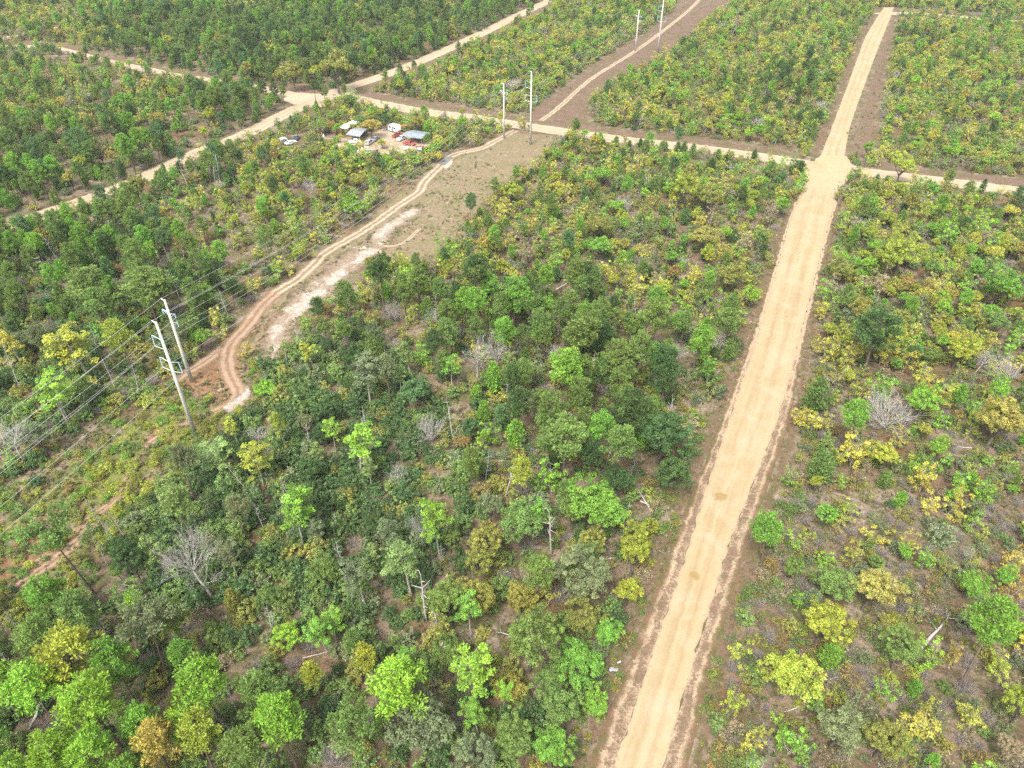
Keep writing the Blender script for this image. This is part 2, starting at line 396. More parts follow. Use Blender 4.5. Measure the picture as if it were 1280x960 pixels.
ribbon('diagonal_road', [(-130, 318), (0, 286), (65, 265), (140, 239), (200, 213), (245, 192), (300, 171), (340, 151), (385, 129), (430, 111), (470, 98), (510, 83), (550, 66), (600, 43), (640, 23), (680, 4), (715, -14)], 8.0, M_SIDE, .052, .5, 30.0)
ribbon('diagonal_road_verge', [(440, 115), (480, 103), (520, 86), (560, 68), (610, 45), (650, 26), (690, 6)], 13, M_CORR, .012, 1.2, 31.0)
patch('junction_verge', [(345, 122), (352, 108), (385, 104), (420, 112), (440, 104), (400, 128), (380, 138), (350, 130)], M_CORR, .013, 3, 1.0)
patch('road_junction', [(352, 124), (372, 115), (400, 118), (425, 108), (445, 112), (430, 127), (405, 134), (375, 135)], M_SIDE, .044, 2, .6)
ribbon('back_road', [(372, 120), (340, 113), (300, 106), (260, 100), (215, 94), (188, 88), (144, 79), (111, 71), (67, 60), (30, 58), (-40, 58)], [7, 7, 7, 6, 6, 6], M_SIDE, .040, .6, 33.0)
ribbon('back_road', [(-130, 66), (-40, 57), (0, 49), (34, 42), (55, 38), (90, 31), (125, 20), (160, 15), (200, 4)], 7, M_SIDE, .042, .6, 34.0)
ribbon('back_road_verge', [(300, 102), (215, 89), (144, 74), (67, 56), (20, 55)], 9, M_CORR, .011, 1.2, 35.0)
ribbon('far_road', [(1098, 18), (1112, 17), (1150, 17), (1185, 20), (1240, 25), (1330, 31)], 9, M_SIDE, .046, .6, 36.0)
ribbon('far_road_verge', [(1090, 14), (1150, 13), (1240, 19), (1330, 26)], 9, M_CORR, .010, 1.2, 37.0)

patch('power_line_clearing', [(655, 150), (668, 135), (740, 80), (800, 45), (840, 15), (862, -30), (950, -30), (925, 0), (880, 32), (838, 68), (775, 104), (738, 124), (742, 156), (700, 160)], M_CORR, .008, 4, 1.6, 2.5)
patch('power_line_clearing', [(545, 207), (570, 194), (600, 187), (640, 163), (700, 169), (690, 190), (655, 222), (622, 240), (600, 270), (570, 295), (540, 330), (500, 335), (470, 325), (440, 370), (400, 390), (355, 440), (305, 450), (285, 410), (330, 370), (400, 312), (450, 276), (480, 251), (520, 224)], M_FIELD, .008, 4, 1.6, 2.0)
patch('clay_patch', [(215, 478), (240, 462), (270, 448), (300, 428), (330, 395), (345, 385), (322, 415), (306, 440), (305, 470), (315, 490), (300, 512), (270, 505), (240, 500)], M_RED, .010, 2.0, .8, seed=5)
patch('grass_strip', [(-60, 690), (0, 645), (60, 600), (125, 548), (185, 505), (235, 483), (275, 500), (295, 525), (240, 578), (170, 655), (110, 700), (60, 745), (-60, 800)], M_GRASS, .006, 3.5, 2.0, 1.5, seed=62, excl=False)
patch('clay_patch', [(-40, 700), (20, 676), (55, 636), (95, 622), (112, 640), (65, 700), (30, 742), (-40, 752)], M_RED, .011, 2.0, .9, seed=6, excl=False)
patch('clay_patch', [(174, 545), (205, 527), (208, 545), (186, 560)], M_RED, .010, 1.2, .5, seed=7)
patch('clay_patch', [(170, 597), (193, 580), (214, 598), (190, 615)], M_RED, .010, 1.2, .5, seed=8)
q = lambda pts: [(230 + x / 3.879, 240 + y / 3.879) for x, y in pts]
ribbon('sand_track', [(645, 163), (622, 175), (600, 186), (580, 190), (565, 195), (548, 210), (530, 228)] + q([(1140, 0), (1050, 60), (940, 140), (850, 200), (760, 250), (680, 300), (620, 360), (540, 430), (440, 490)]), 4.4, M_TRACK, .034, .5, 40.0)
ribbon('sand_track', [(517, 188), (540, 191), (566, 193)], 4.0, M_TRACK, .032, .5, 44.0)
ribbon('clay_track', q([(450, 485), (370, 560), (310, 640), (250, 710), (212, 780), (215, 860), (240, 930), (262, 975)]) + [(288, 507), (262, 518)], [4.2, 4.2, 4.0, 3.2], M_TRACK_RED, .033, .5, 41.0)
ribbon('old_track', [(275, 513), (262, 518), (228, 529), (195, 548), (178, 568), (160, 595), (146, 622), (110, 650), (60, 692), (0, 738)], [3.0, 2.4, 2.0, 1.8, 1.8, 1.8], M_TRACK_RED, .036, .6, 47.0, excl=False)
ribbon('clay_track', q([(260, 690), (180, 760), (90, 830), (0, 880)]) + [(215, 482)], 3.2, M_TRACK_RED, .031, .5, 42.0)
ribbon('old_track', [(20, 735), (48, 714), (82, 690), (118, 655)], 2.6, M_TRACK_RED, .028, .5, 43.0)
ribbon('power_line_track', [(676, 151), (700, 133), (740, 98), (800, 60), (850, 22), (866, 8), (885, -12)], 3.0, M_TRACK, .034, .5, 45.0)
ribbon('power_line_track', q([(965, 262), (1020, 262), (1080, 235), (1140, 180)]), 1.6, M_TRACK, .029, .4, 46.0)
patch('washed_sand', q([(540, 470), (640, 385), (800, 265), (900, 215), (1050, 95), (1140, 50), (1185, 95), (1060, 190), (1000, 275), (900, 350), (760, 470), (640, 580), (530, 680), (470, 800), (430, 870), (370, 850), (370, 720), (420, 590)]), M_WASH, .012, 4.0, 2.0, 1.2, seed=60)
patch('white_sand', q([(400, 830), (392, 745), (412, 655), (470, 612), (520, 535), (600, 490), (680, 430), (760, 355), (830, 302), (930, 257), (975, 256), (945, 297), (870, 330), (800, 383), (740, 440), (690, 490), (640, 540), (560, 600), (505, 630), (480, 690), (468, 750), (430, 812)]), M_WHITE, .038, 3.6, 2.0, 1.0, seed=50)
patch('white_sand', q([(905, 232), (930, 185), (1000, 142), (1060, 104), (1120, 74), (1146, 90), (1080, 136), (1000, 188), (982, 220), (930, 246)]), M_WHITE, .038, 3.5, 1.6, 1.0, seed=51)
patch('white_sand', [(274, 512), (288, 500), (302, 494), (306, 480), (313, 480), (312, 500), (298, 512), (288, 518)], M_WHITE, .038, 1.4, .8, .7, seed=52)
patch('white_sand', [(552, 209), (558, 200), (567, 197), (566, 205), (558, 212)], M_WHITE, .038, .8, .4, .8, seed=53)
patch('yard', [(402, 170), (425, 172), (460, 168), (482, 158), (505, 165), (545, 178), (550, 190), (522, 194), (480, 194), (440, 199), (425, 187), (398, 178)], M_YARD, .026, 2.0, .8, 1.2, seed=54)
patch('yard', [(350, 186), (356, 176), (380, 166), (392, 176), (376, 188)], M_VERGE, .026, 2.0, .8, 1.2, seed=55)

# ------------------------------------------------------------------ built things: poles, wires, the homestead in the scrub
class MB:
    def __init__(s): s.v, s.f = [], []
    def add(s, v, f):
        b = len(s.v); s.v += [tuple(x) for x in v]; s.f += [tuple(b + i for i in q) for q in f]; return s
    def box(s, c, d, rz=0.0, rx=0.0, ry=0.0, taper=1.0):
        from mathutils import Euler
        e = Euler((rx, ry, rz)).to_matrix(); vs = []
        for z in (-.5, .5):
            k = taper if z > 0 else 1
            for x, y in ((-.5, -.5), (.5, -.5), (.5, .5), (-.5, .5)): vs.append(e @ Vector((x * d[0] * k, y * d[1] * k, z * d[2])) + Vector(c))
        return s.add(vs, [(0, 3, 2, 1), (4, 5, 6, 7), (0, 1, 5, 4), (1, 2, 6, 5), (2, 3, 7, 6), (3, 0, 4, 7)])
    def tube(s, pts, rad, n=8, cap=True):
        P = [Vector(p) for p in pts]; rad = rad if isinstance(rad, (list, tuple)) else [rad] * len(P); vs, fs = [], []
        for i, p in enumerate(P):
            d = (P[min(i + 1, len(P) - 1)] - P[max(i - 1, 0)]).normalized()
            a = d.orthogonal().normalized() if i == 0 else (a - d * a.dot(d)).normalized(); b = d.cross(a)
            for k in range(n): t = 2 * math.pi * k / n; vs.append(p + (a * math.cos(t) + b * math.sin(t)) * rad[i])
        for i in range(len(P) - 1):
            for k in range(n): fs.append((i * n + k, i * n + (k + 1) % n, (i + 1) * n + (k + 1) % n, (i + 1) * n + k))
        if cap: fs += [tuple(reversed(range(n))), tuple(range((len(P) - 1) * n, len(P) * n))]
        return s.add(vs, fs)
    def prism(s, prof, y0, y1, inset=None):
        """side profile in x-z swept across y; inset(z) narrows the upper part"""
        n = len(prof); f = inset or (lambda z: 0)
        vs = [(x, y0 + f(z), z) for x, z in prof] + [(x, y1 - f(z), z) for x, z in prof]
        return s.add(vs, [tuple(range(n)), tuple(reversed(range(n, 2 * n)))] + [(i, n + i, n + (i + 1) % n, (i + 1) % n) for i in range(n)])
    def build(s, name, mat, parent=None, bevel=0.0, smooth=False):
        me = bpy.data.meshes.new(name); me.from_pydata(s.v, [], s.f)
        b = bmesh.new(); b.from_mesh(me)
        if bevel: bmesh.ops.bevel(b, geom=b.edges[:], offset=bevel, segments=2, affect='EDGES', clamp_overlap=True)
        bmesh.ops.recalc_face_normals(b, faces=b.faces[:]); b.to_mesh(me); b.free()
        if smooth:
            for p in me.polygons: p.use_smooth = True
        return link(name, me, parent, mat)

M_POLE = simple('weathered_concrete', (.43, .405, .355), .85, var=.22, scale=.6, dirt=(.30, .28, .235), dirt_amt=.25)
M_STEEL = simple('galvanised_steel', (.42, .48, .54), .5, .5, var=.15)
M_GLASSY = simple('blue_grey_insulator', (.30, .40, .50), .4, var=.1)
M_WIRE = simple('aluminium_wire', (.50, .50, .48), .5, .4, var=.1)
M_WOODPOLE = simple('creosote_wood', (.10, .075, .06), .9, var=.4, scale=1.5)
M_WHITE_P = simple('white_enamel', (.60, .60, .585), .45, var=.12, scale=1.2, dirt=(.42, .37, .30), dirt_amt=.5)
M_SILVER = simple('silver_paint', (.48, .50, .52), .3, .5, var=.08, scale=.8)
M_GREYP = simple('grey_paint', (.20, .21, .23), .35, .3, var=.1)
M_REDP = simple('faded_red_paint', (.30, .055, .045), .5, var=.25, scale=1.0, dirt=(.2, .12, .09), dirt_amt=.5)
M_WIN = simple('dark_glass', (.025, .03, .035), .12, var=.1, spec=.6)
M_RUBBER = simple('rubber', (.022, .022, .024), .85, var=.2)
M_TIN = simple('tin_roof', (.34, .36, .37), .45, .5, var=.18, scale=.7, dirt=(.30, .24, .19), dirt_amt=.45)
M_TIN2 = simple('blue_grey_tin_roof', (.27, .315, .35), .45, .5, var=.2, scale=.7, dirt=(.27, .25, .22), dirt_amt=.5)
M_OLDTIN = simple('weathered_grey_tin', (.17, .175, .175), .7, .3, var=.4, scale=1.5, dirt=(.2, .16, .12), dirt_amt=.6)
M_TARP = simple('orange_red_tarp', (.48, .13, .07), .6, var=.25, scale=1.5)
M_TIMBER = simple('grey_timber', (.24, .21, .18), .9, var=.35)
M_RUST = simple('rusty_red_cladding', (.22, .085, .065), .8, var=.4, scale=1.5)
M_LAMP = simple('clear_lens', (.6, .6, .58), .2, var=.05, spec=.6)
M_TAIL = simple('red_lens', (.3, .02, .02), .3, var=.05)
M_BLACK = simple('black_plastic', (.025, .025, .028), .6, var=.2)
M_PLASTIC = simple('white_plastic_sheet', (.30, .29, .32), .5, var=.2, scale=2.5)

def along(a, b): d = (b - a); return math.atan2(d.y, d.x)
LINE = Vector((.383, .924, 0)); PERP = Vector((-.924, .383, 0))

def steel_arm(name, root, z, side, reach=2.3, drop=2.0):
    """a V of two bars from the pole with an insulator post closing it at the tip; returns the wire's clamp point"""
    t = PERP * side
    r = .25
    m = MB(); m.tube([t * r + Vector((0, 0, z)), t * (reach * .92) + Vector((0, 0, z + .55)), t * reach + Vector((0, 0, z - drop + .25)), t * r + Vector((0, 0, z - drop))], .06, 6)
    a = m.build(name, M_STEEL, root)
    i = MB(); i.tube([t * (reach * .92) + Vector((0, 0, z + .55)), t * reach + Vector((0, 0, z - drop + .25))], .07, 8)
    for k in range(6):
        p = (t * (reach * .92) + Vector((0, 0, z + .55))).lerp(t * reach + Vector((0, 0, z - drop + .25)), (k + .5) / 6)
        i.tube([p - Vector((0, 0, .05)), p + Vector((0, 0, .05))], .11, 8)
    i.build('insulator', M_GLASSY, a)
    return t * reach + Vector((0, 0, z - drop + .1))
def transmission_pole(px, h, braced, label):
    b = U(*px); root = empty('transmission_pole', b)
    tag(root, label, 'power pole', 'tall power line poles')
    m = MB(); m.tube([(0, 0, -.3), (0, 0, h * .5), (0, 0, h)], [.45, .33, .20], 12); m.build('shaft', M_POLE, root, smooth=True)
    clamps = []
    t = MB(); t.tube([(0, 0, h - .25), tuple(PERP * .8 + Vector((0, 0, h + .1)))], .09, 6); t.build('top_bracket', M_STEEL, root); clamps.append(b + PERP * .8 + Vector((0, 0, h + .1)))
    if braced:
        clamps.append(b + steel_arm('cross_arm', root, h * .855, 1)); clamps.append(b + steel_arm('cross_arm', root, h * .675, 1)); clamps.append(b + steel_arm('cross_arm', root, h * .675, -1))
    else:
        for z, s in ((h * .86, 1), (h * .84, -1), (h * .74, -1)):
            a = MB(); a.tube([tuple(PERP * s * .2 + Vector((0, 0, z))), tuple(PERP * s * 1.5 + Vector((0, 0, z + .35))), tuple(PERP * s * .2 + Vector((0, 0, z - .8)))], .07, 6); ao = a.build('cross_arm', M_STEEL, root)
            i = MB(); e = PERP * s * 1.5 + Vector((0, 0, z + .3)); i.tube([e, e - Vector((0, 0, .9))], .1, 8); i.build('insulator', M_GLASSY, ao); clamps.append(b + e - Vector((0, 0, .9)))
    return clamps
HF, HB = 25.9, 20.0
front = [transmission_pole((245, 545), HF, True, 'nearest and largest pale concrete power pole with open braced arms, standing in bushes'),
         transmission_pole((663, 181), HF, True, 'taller of two pale power poles where the pale track meets the cross road'),
         transmission_pole((822, 67), HF, True, 'right-hand of the two farthest power poles in the brown cleared strip')]
back = [transmission_pole((240, 477), HB, False, 'slimmer pale power pole just behind the nearest braced pole by the red clay patch'),
        transmission_pole((630, 173), HB, False, 'thinner shorter pale power pole beside the end of the pale track at the cross road'),
        transmission_pole((794, 64), HB, False, 'left-hand and shorter of the two farthest power poles, beside the straight sand track')]
def wire(pts, sag, label):
    P = [pts[0] * 2 - pts[1]] + pts + [pts[-1] * 2 - pts[-2]]
    out = []
    for a, b in zip(P[:-1], P[1:]):
        for k in range(24):
            t = k / 24; p = a.lerp(b, t); p.z = a.z + (b.z - a.z) * t - sag * 4 * t * (1 - t); out.append(p)
    out.append(P[-1]); m = MB(); m.tube(out, .021, 4); o = m.build('power_line_wire', M_WIRE)
    tag(o, label, 'wire', 'power line wires')
for k, lb in enumerate(('topmost thin wire on the nearest line, carried by the tips of the braced poles', 'thin wire hung from the upper single arm of the braced poles', 'thin wire hung from the lower arm on the track-free side of the braced poles', 'lowest nearest wire, hung from the arm on the forest side of the braced poles')):
    wire([c[k] for c in front], 4.5, lb)
for k, lb in enumerate(('topmost wire of the farther line, carried by the tips of the slim poles', 'wire of the farther line on the outer upper arm of the slim poles', 'wire of the farther line on the inner upper arm of the slim poles', 'lowest wire of the farther line, on the lower arm of the slim poles')):
    wire([c[k] for c in back], 4.0, lb)

def utility_pole(base, top, label, arm=True):
    b = U(*base); lo, hi = 1.0, 14.0
    for _ in range(30):
        h = (lo + hi) / 2; v = V(b.x, b.y, h)[1]
        if v > top[1]: lo = h
        else: hi = h
    root = empty('utility_pole', b); tag(root, label, 'utility pole')
    e = U(top[0], top[1], h) - b
    m = MB(); m.tube([(0, 0, -.3), (e.x * .5, e.y * .5, h * .5), (e.x, e.y, h)], [.17, .15, .12], 8); m.build('shaft', M_WOODPOLE, root)
    c = MB(); c.tube([(e.x - .02, e.y, h - .05), (e.x, e.y, h + .12)], .15, 8); c.build('cap', M_STEEL, root)
utility_pole((1080, 208), (1086, 184), 'short dark wooden pole leaning beside the crossroads on the far corner')
utility_pole((397, 109), (391, 90), 'thin grey wooden pole leaning at the far road junction in front of dark pines')

def wheel(root, x, y, r=.33, w=.22):
    m = MB(); m.tube([(0, -w / 2, 0), (0, w / 2, 0)], r, 14); t = m.build('wheel', M_RUBBER, root, .03); t.location = (x, y, r)
    s = 1 if y > 0 else -1
    k = MB(); k.tube([(0, s * w * .3, 0), (0, s * (w / 2 + .012), 0)], r * .6, 12); k.build('rim', M_STEEL, t)
def car(p, heading, mat, label, style='sedan', l=4.5, w=1.8):
    root = empty('parked_car' if style != 'pickup' else 'pickup_truck', p, heading); tag(root, label, 'car' if style != 'pickup' else 'truck', 'vehicles in the yard')
    a = l / 2
    if style == 'sedan': prof = [(-a, .35), (a, .35), (a, .72), (a * .9, .86), (a * .42, .95), (a * .12, 1.40), (-a * .45, 1.42), (-a * .72, 1.0), (-a, .95)]; roof = 1.42
    elif style == 'suv': prof = [(-a, .38), (a, .38), (a, .85), (a * .9, 1.0), (a * .45, 1.08), (a * .18, 1.68), (-a * .85, 1.7), (-a * .97, 1.1), (-a, 1.0)]; roof = 1.7
    else: prof = [(-a, .45), (a, .45), (a, .95), (a * .9, 1.05), (a * .5, 1.1), (a * .3, 1.72), (-a * .1, 1.74), (-a * .16, 1.08), (-a, 1.06)]; roof = 1.74
    b = MB().prism(prof, -w / 2, w / 2, lambda z: max(0, z - 1.0) * .34); b.build('body', mat, root, .05)
    zt, zb = roof - .12, (1.02 if style == 'sedan' else 1.16)
    xs = [q for q in prof if q[1] >= roof - .05]; x1, x0 = max(q[0] for q in xs), min(q[0] for q in xs)
    m = MB()
    for s in (-1, 1):
        yy = lambda z: s * (w / 2 - max(0, z - 1.0) * .34 + .012)
        m.add([(x0 - .22, yy(zb), zb), (x1 + .30, yy(zb), zb), (x1 - .02, yy(zt), zt), (x0 + .05, yy(zt), zt)], [(0, 1, 2, 3)])
    m.build('side_window', M_WIN, root)
    fx = [q for q in prof if q[0] > x1 and .9 < q[1] < 1.15 and q[0] < a * .7]; fx = fx[0] if fx else (x1 + .6, 1.0)
    def screen(xa, za, xb, zb_, nm, s):
        wa, wb = w / 2 - max(0, za - 1) * .34 - .1, w / 2 - max(0, zb_ - 1) * .34 - .1
        n = Vector((zb_ - za, 0, -(xb - xa))).normalized() * (-.015 if s < 0 else .015)
        MB().add([Vector((xa, -wa, za)) + n, Vector((xa, wa, za)) + n, Vector((xb, wb, zb_)) + n, Vector((xb, -wb, zb_)) + n], [(0, 1, 2, 3)]).build(nm, M_WIN, root)
    screen(x1 + (fx[0] - x1) * .08, roof - (roof - fx[1]) * .08, x1 + (fx[0] - x1) * .9, roof - (roof - fx[1]) * .9, 'windscreen', -1)
    bi = [q for q in prof if q[0] < x0 - .01]; bx = max(bi, key=lambda q: q[1]) if bi else (-a, 1)
    screen(x0 + (bx[0] - x0) * .1, roof - (roof - bx[1]) * .1, x0 + (bx[0] - x0) * .85, roof - (roof - bx[1]) * .85, 'rear_window', 1)
    if style == 'pickup': MB().box((-a * .58, 0, 1.085), (a * .74, w * .8, .05)).build('load_bed', M_BLACK, root)
    for s in (-1, 1):
        wheel(root, a * .62, s * (w / 2 - .1)); wheel(root, -a * .62, s * (w / 2 - .1))
        MB().box((a - .01, s * w * .34, .72), (.06, .32, .15)).build('headlight', M_LAMP, root, .01)
        MB().box((-a + .01, s * w * .36, .80), (.06, .26, .16)).build('tail_light', M_TAIL, root, .01)
    return root
def k9(x, y): return U(410 + x / 9.143, 140 + y / 9.143)
def k16(x, y): return U(340 + x / 16, 160 + y / 16)

def carport(p00, p10, p11, p01, h, mat, label, ridge=.45):
    """posts, a shallow metal gable and a dark timber back rail; corners given on the ground"""
    c = (p00 + p10 + p11 + p01) / 4; root = empty('carport', c); tag(root, label, 'carport', 'metal roofed shelters in the clearing')
    q = [p - c for p in (p00, p10, p11, p01)]
    e0, e1 = (q[0] + q[3]) / 2, (q[1] + q[2]) / 2; up = Vector((0, 0, 1))
    r = MB()
    A = [q[0] + up * h, q[1] + up * h, e1 + up * (h + ridge), e0 + up * (h + ridge), q[3] + up * h, q[2] + up * h]
    A = [a + (Vector((a.x, a.y, 0)).normalized() * .35) for a in A]
    B = [a - up * .09 for a in A]
    r.add(A + B, [(0, 1, 2, 3), (3, 2, 5, 4), (9, 8, 7, 6), (10, 11, 8, 9), (0, 6, 7, 1), (4, 5, 11, 10), (0, 3, 9, 6), (3, 4, 10, 9), (1, 7, 8, 2), (2, 8, 11, 5)])
    ro = r.build('roof', mat, root)
    s = MB()
    for k in range(1, 10):
        t = k / 10
        for u, v in ((0, 3), (3, 4)):
            a, b = A[u].lerp(A[{0: 1, 3: 2}[u]], t), (A[v].lerp(A[{3: 2, 4: 5}[v]], t))
            s.tube([a + up * .015, b + up * .015], .035, 4)
    s.build('seam', mat, ro)
    for a in q: MB().tube([a - up * .1, a + up * (h - .02)], .08, 6).build('post', M_TIMBER, root)
    [MB().tube([a + up * (h - .12), b_ + up * (h - .12)], .06, 4).build('beam', M_TIMBER, root) for a, b_ in ((q[0], q[1]), (q[3], q[2]))]
    w = MB(); d = (q[2] - q[3]); w.box((q[3] + q[2]) / 2 + up * (h * .45) , (d.length * .96, .06, h * .86), rz=math.atan2(d.y, d.x)); w.build('back_wall', M_TIMBER, root)
carport(k9(225, 330), k9(370, 355), k9(455, 270), k9(330, 250), 2.5, M_TIN, 'pale tin-roofed carport next to the rounded white-roofed shed')
carport(k9(850, 350), k9(1070, 385), k9(1170, 320), k9(980, 290), 2.7, M_TIN2, 'largest blue-grey tin-roofed carport beside the white camper')

def arched_shed():
    a, b = k9(205, 232), k9(300, 190); d = (b - a); l = 8.0; rz = along(a, b)
    root = empty('arched_shed', a.lerp(b, .5), rz); tag(root, 'small shed with a rounded white roof and rusty red end wall', 'shed')
    w, h = 1.75, 1.9
    MB().box((0, 0, h / 2), (l, w * 2, h)).build('wall', M_RUST, root, .02)
    pr = [(math.cos(t) * (w + .12), h + math.sin(t) * 1.05) for t in np.linspace(0, math.pi, 13)]
    m = MB(); vs = [(-l / 2 - .2, y, z) for y, z in pr] + [(l / 2 + .2, y, z) for y, z in pr]; n = len(pr)
    m.add(vs, [(i, i + 1, n + i + 1, n + i) for i in range(n - 1)] + [tuple(range(n)), tuple(reversed(range(n, 2 * n)))]); m.build('roof', M_WHITE_P, root, smooth=False)
    MB().box((-l / 2 - .02, 0, .85), (.05, 1.0, 1.6)).build('door', M_WIN, root)
    MB().box((.3, -w - .02, 1.1), (1.0, .05, .6)).build('window', M_WIN, root)
arched_shed()
def camper(p, rz, l, label, w=2.3, h=2.3, sz=1.0):
    root = empty('camper_trailer', p, rz); tag(root, label, 'camper', 'white trailers in the clearing')
    a = l / 2; z0 = .45
    prof = [(-a, z0), (a * .85, z0), (a, z0 + .6), (a * .92, z0 + h * .75), (a * .72, z0 + h), (-a * .8, z0 + h), (-a, z0 + h * .8)]
    MB().prism(prof, -w / 2, w / 2).build('body', M_WHITE_P, root, .07)
    for x in (-a * .5, a * .4):
        for s in (-1, 1):
            f = MB().box((x, s * (w / 2 + .01), z0 + h * .62), (.9, .04, .55)).build('window', M_WIN, root); MB().box((x, s * (w / 2 + .03), z0 + h * .62 - .32), (1.0, .05, .06)).build('sill', M_STEEL, f)
    d = MB().box((a * .02, -w / 2 - .015, z0 + .95), (.65, .05, 1.75)).build('door', M_GREYP, root); MB().box((a * .02 + .24, -w / 2 - .06, z0 + .95), (.06, .06, .14)).build('handle', M_STEEL, d)
    MB().box((-a - .01, 0, z0 + h * .6), (.04, 1.1, .6)).build('end_window', M_WIN, root)
    MB().tube([(a * .9, 0, .5), (a + 1.0, 0, .48)], .06, 6).build('hitch', M_GREYP, root)
    for s in (-1, 1): wheel(root, -.1 * a, s * (w / 2 - .05))
camper(k9(765, 225), along(k9(700, 205), k9(815, 235)), 5.2, 'white camper trailer with dark windows beside the orange-red tarp')
camper(k16(240, 315), along(k16(200, 320), k16(300, 300)), 3.0, 'small white box trailer at the far end of the yard by the old white car', w=1.9, h=1.7)
def tarp():
    p = k9(865, 215); root = empty('tarp_shelter', p, along(k9(815, 235), k9(900, 225))); tag(root, 'orange-red tarp strung on poles against the white camper', 'tarp')
    m = MB(); n = 8; vs = []
    for i in range(n + 1):
        for j in range(n + 1):
            x, y = (i / n - .5) * 3.2, (j / n - .5) * 3.0; vs.append((x, y, 2.3 - abs(x) * .12 - .25 * math.sin(math.pi * i / n) * math.sin(math.pi * j / n) + .08 * math.sin(i * 2.1 + j)))
    vs += [(v[0], v[1], v[2] - .03) for v in vs]; k = (n + 1) ** 2; fs = []
    for i in range(n):
        for j in range(n):
            q = i * (n + 1) + j; fs += [(q, q + n + 1, q + n + 2, q + 1), (k + q, k + q + 1, k + q + n + 2, k + q + n + 1)]
    m.add(vs, fs); m.build('sheet', M_TARP, root)
    for x in (-1.5, 1.5):
        for y in (-1.4, 1.4): MB().tube([(x, y, -.1), (x, y, 2.1)], .05, 6).build('pole', M_TIMBER, root)
tarp()
car(k9(478, 365), along(k9(430, 385), k9(530, 320)), M_SILVER, 'long silver estate car parked on the sand in front of the round yellow-green oak', 'suv', 4.9)
car(k9(545, 322), along(k9(520, 340), k9(570, 300)), M_GREYP, 'dark grey car parked just behind the silver estate car', 'sedan')
car(k9(308, 352), along(k9(345, 340), k9(265, 345)), M_WHITE_P, 'white car nosing out from under the pale tin carport', 'sedan')
car(k9(465, 470), along(k9(415, 488), k9(515, 445)), M_SILVER, 'pale silver car parked alone in the weeds below the sandy yard', 'sedan')
car(k9(843, 322), along(k9(890, 300), k9(795, 338)), M_WHITE_P, 'white car with dark windows at the edge of the largest blue-grey carport', 'suv', 4.2)
car(k9(795, 282), along(k9(770, 290), k9(820, 270)), M_REDP, 'small dark red pickup between the white camper and the large carport', 'pickup')
car(k9(930, 378), along(k9(885, 370), k9(1000, 385)), M_REDP, 'faded red car in front of the largest blue-grey carport', 'sedan')
car(k16(385, 325), along(k16(315, 330), k16(460, 295)), M_WHITE_P, 'old white car beside the small white box trailer at the yard end', 'sedan')
car(k16(485, 240), along(k16(450, 260), k16(515, 215)), M_GREYP, 'grey pickup half hidden behind the old white car', 'pickup')
car(k16(935, 365), along(k16(905, 375), k16(985, 330)), M_SILVER, 'silver pickup almost hidden by bushes beside the sandy drive', 'pickup')

def boat(p, rz):
    root = empty('motor_boat', p, rz); tag(root, 'white boat hull lying in the bushes in front of the yard', 'boat')
    st = [(-2.4, .85, .8), (-1, .95, .8), (.6, .85, .85), (1.7, .5, .95), (2.5, .04, 1.05)]; vs, fs = [], []
    for x, w, h in st: vs += [(x, -w, h), (x, -w * .75, .25), (x, 0, .05), (x, w * .75, .25), (x, w, h), (x, w * .8, h - .02), (x, 0, .38), (x, -w * .8, h - .02)]
    for i in range(4):
        for k in range(8): fs.append((i * 8 + k, i * 8 + (k + 1) % 8, i * 8 + 8 + (k + 1) % 8, i * 8 + 8 + k))
    fs += [(0, 1, 2, 3, 4, 5, 6, 7)]
    MB().add(vs, fs).build('hull', M_WHITE_P, root)
    for x in (-1.2, .2): MB().box((x, 0, .62), (.35, 1.35, .08)).build('seat', M_GREYP, root, .01)
    MB().box((-2.5, 0, .75), (.3, .4, .8), taper=.8).build('motor', M_BLACK, root, .04)
boat(k9(775, 490), along(k9(745, 520), k9(815, 440)))
def barrel(p, mat, label, h=.95, r=.32):
    root = empty('oil_drum', p); tag(root, label, 'drum', 'drums in the yard')
    MB().tube([(0, 0, 0), (0, 0, .3 * h), (0, 0, .32 * h), (0, 0, .34 * h), (0, 0, .64 * h), (0, 0, .66 * h), (0, 0, .68 * h), (0, 0, h)], [r, r, r * 1.05, r, r, r * 1.05, r, r], 14).build('body', mat, root)
    MB().tube([(0, 0, h - .03), (0, 0, h + .02)], r * .93, 14).build('lid', M_STEEL, root)
barrel(k9(328, 402), M_BLACK, 'tall black drum standing alone at the front edge of the sandy yard', 1.5, .42)
barrel(k9(300, 470), M_WHITE_P, 'white drum beside the scrap wood in front of the black drum')
barrel(k16(1035, 175), M_WHITE_P, 'white drum on the sandy drive beside a dead grey trunk')
barrel(k9(1085, 410), M_REDP, 'red drum among the scrap in front of the large carport')
def boards(p, rz, n, mat, label, l=3.0):
    o = MB(); r = random.Random(n)
    for i in range(n): o.box((r.uniform(-.15, .15), r.uniform(-.35, .35), .05 + .05 * i), (l * r.uniform(.8, 1), .28, .045), rz=r.uniform(-.35, .35))
    b = o.build('scrap_wood', mat); b.location = p; b.rotation_euler = (0, 0, rz); tag(b, label, 'scrap wood', 'scrap about the yard')
boards(k9(350, 495), .4, 6, M_RUST, 'reddish heap of scrap boards below the black drum', 2.6)
boards(k9(350, 440), 1.2, 4, M_WHITE_P, 'white scrap boards between the black drum and the lone silver car', 1.8)
boards(k9(1040, 400), .2, 5, M_RUST, 'rust-red scrap boards in front of the large carport', 2.8)
boards(k16(190, 405), along(k16(130, 430), k16(250, 375)), 2, M_WHITE_P, 'white plank on the ground below the small box trailer', 3.2)
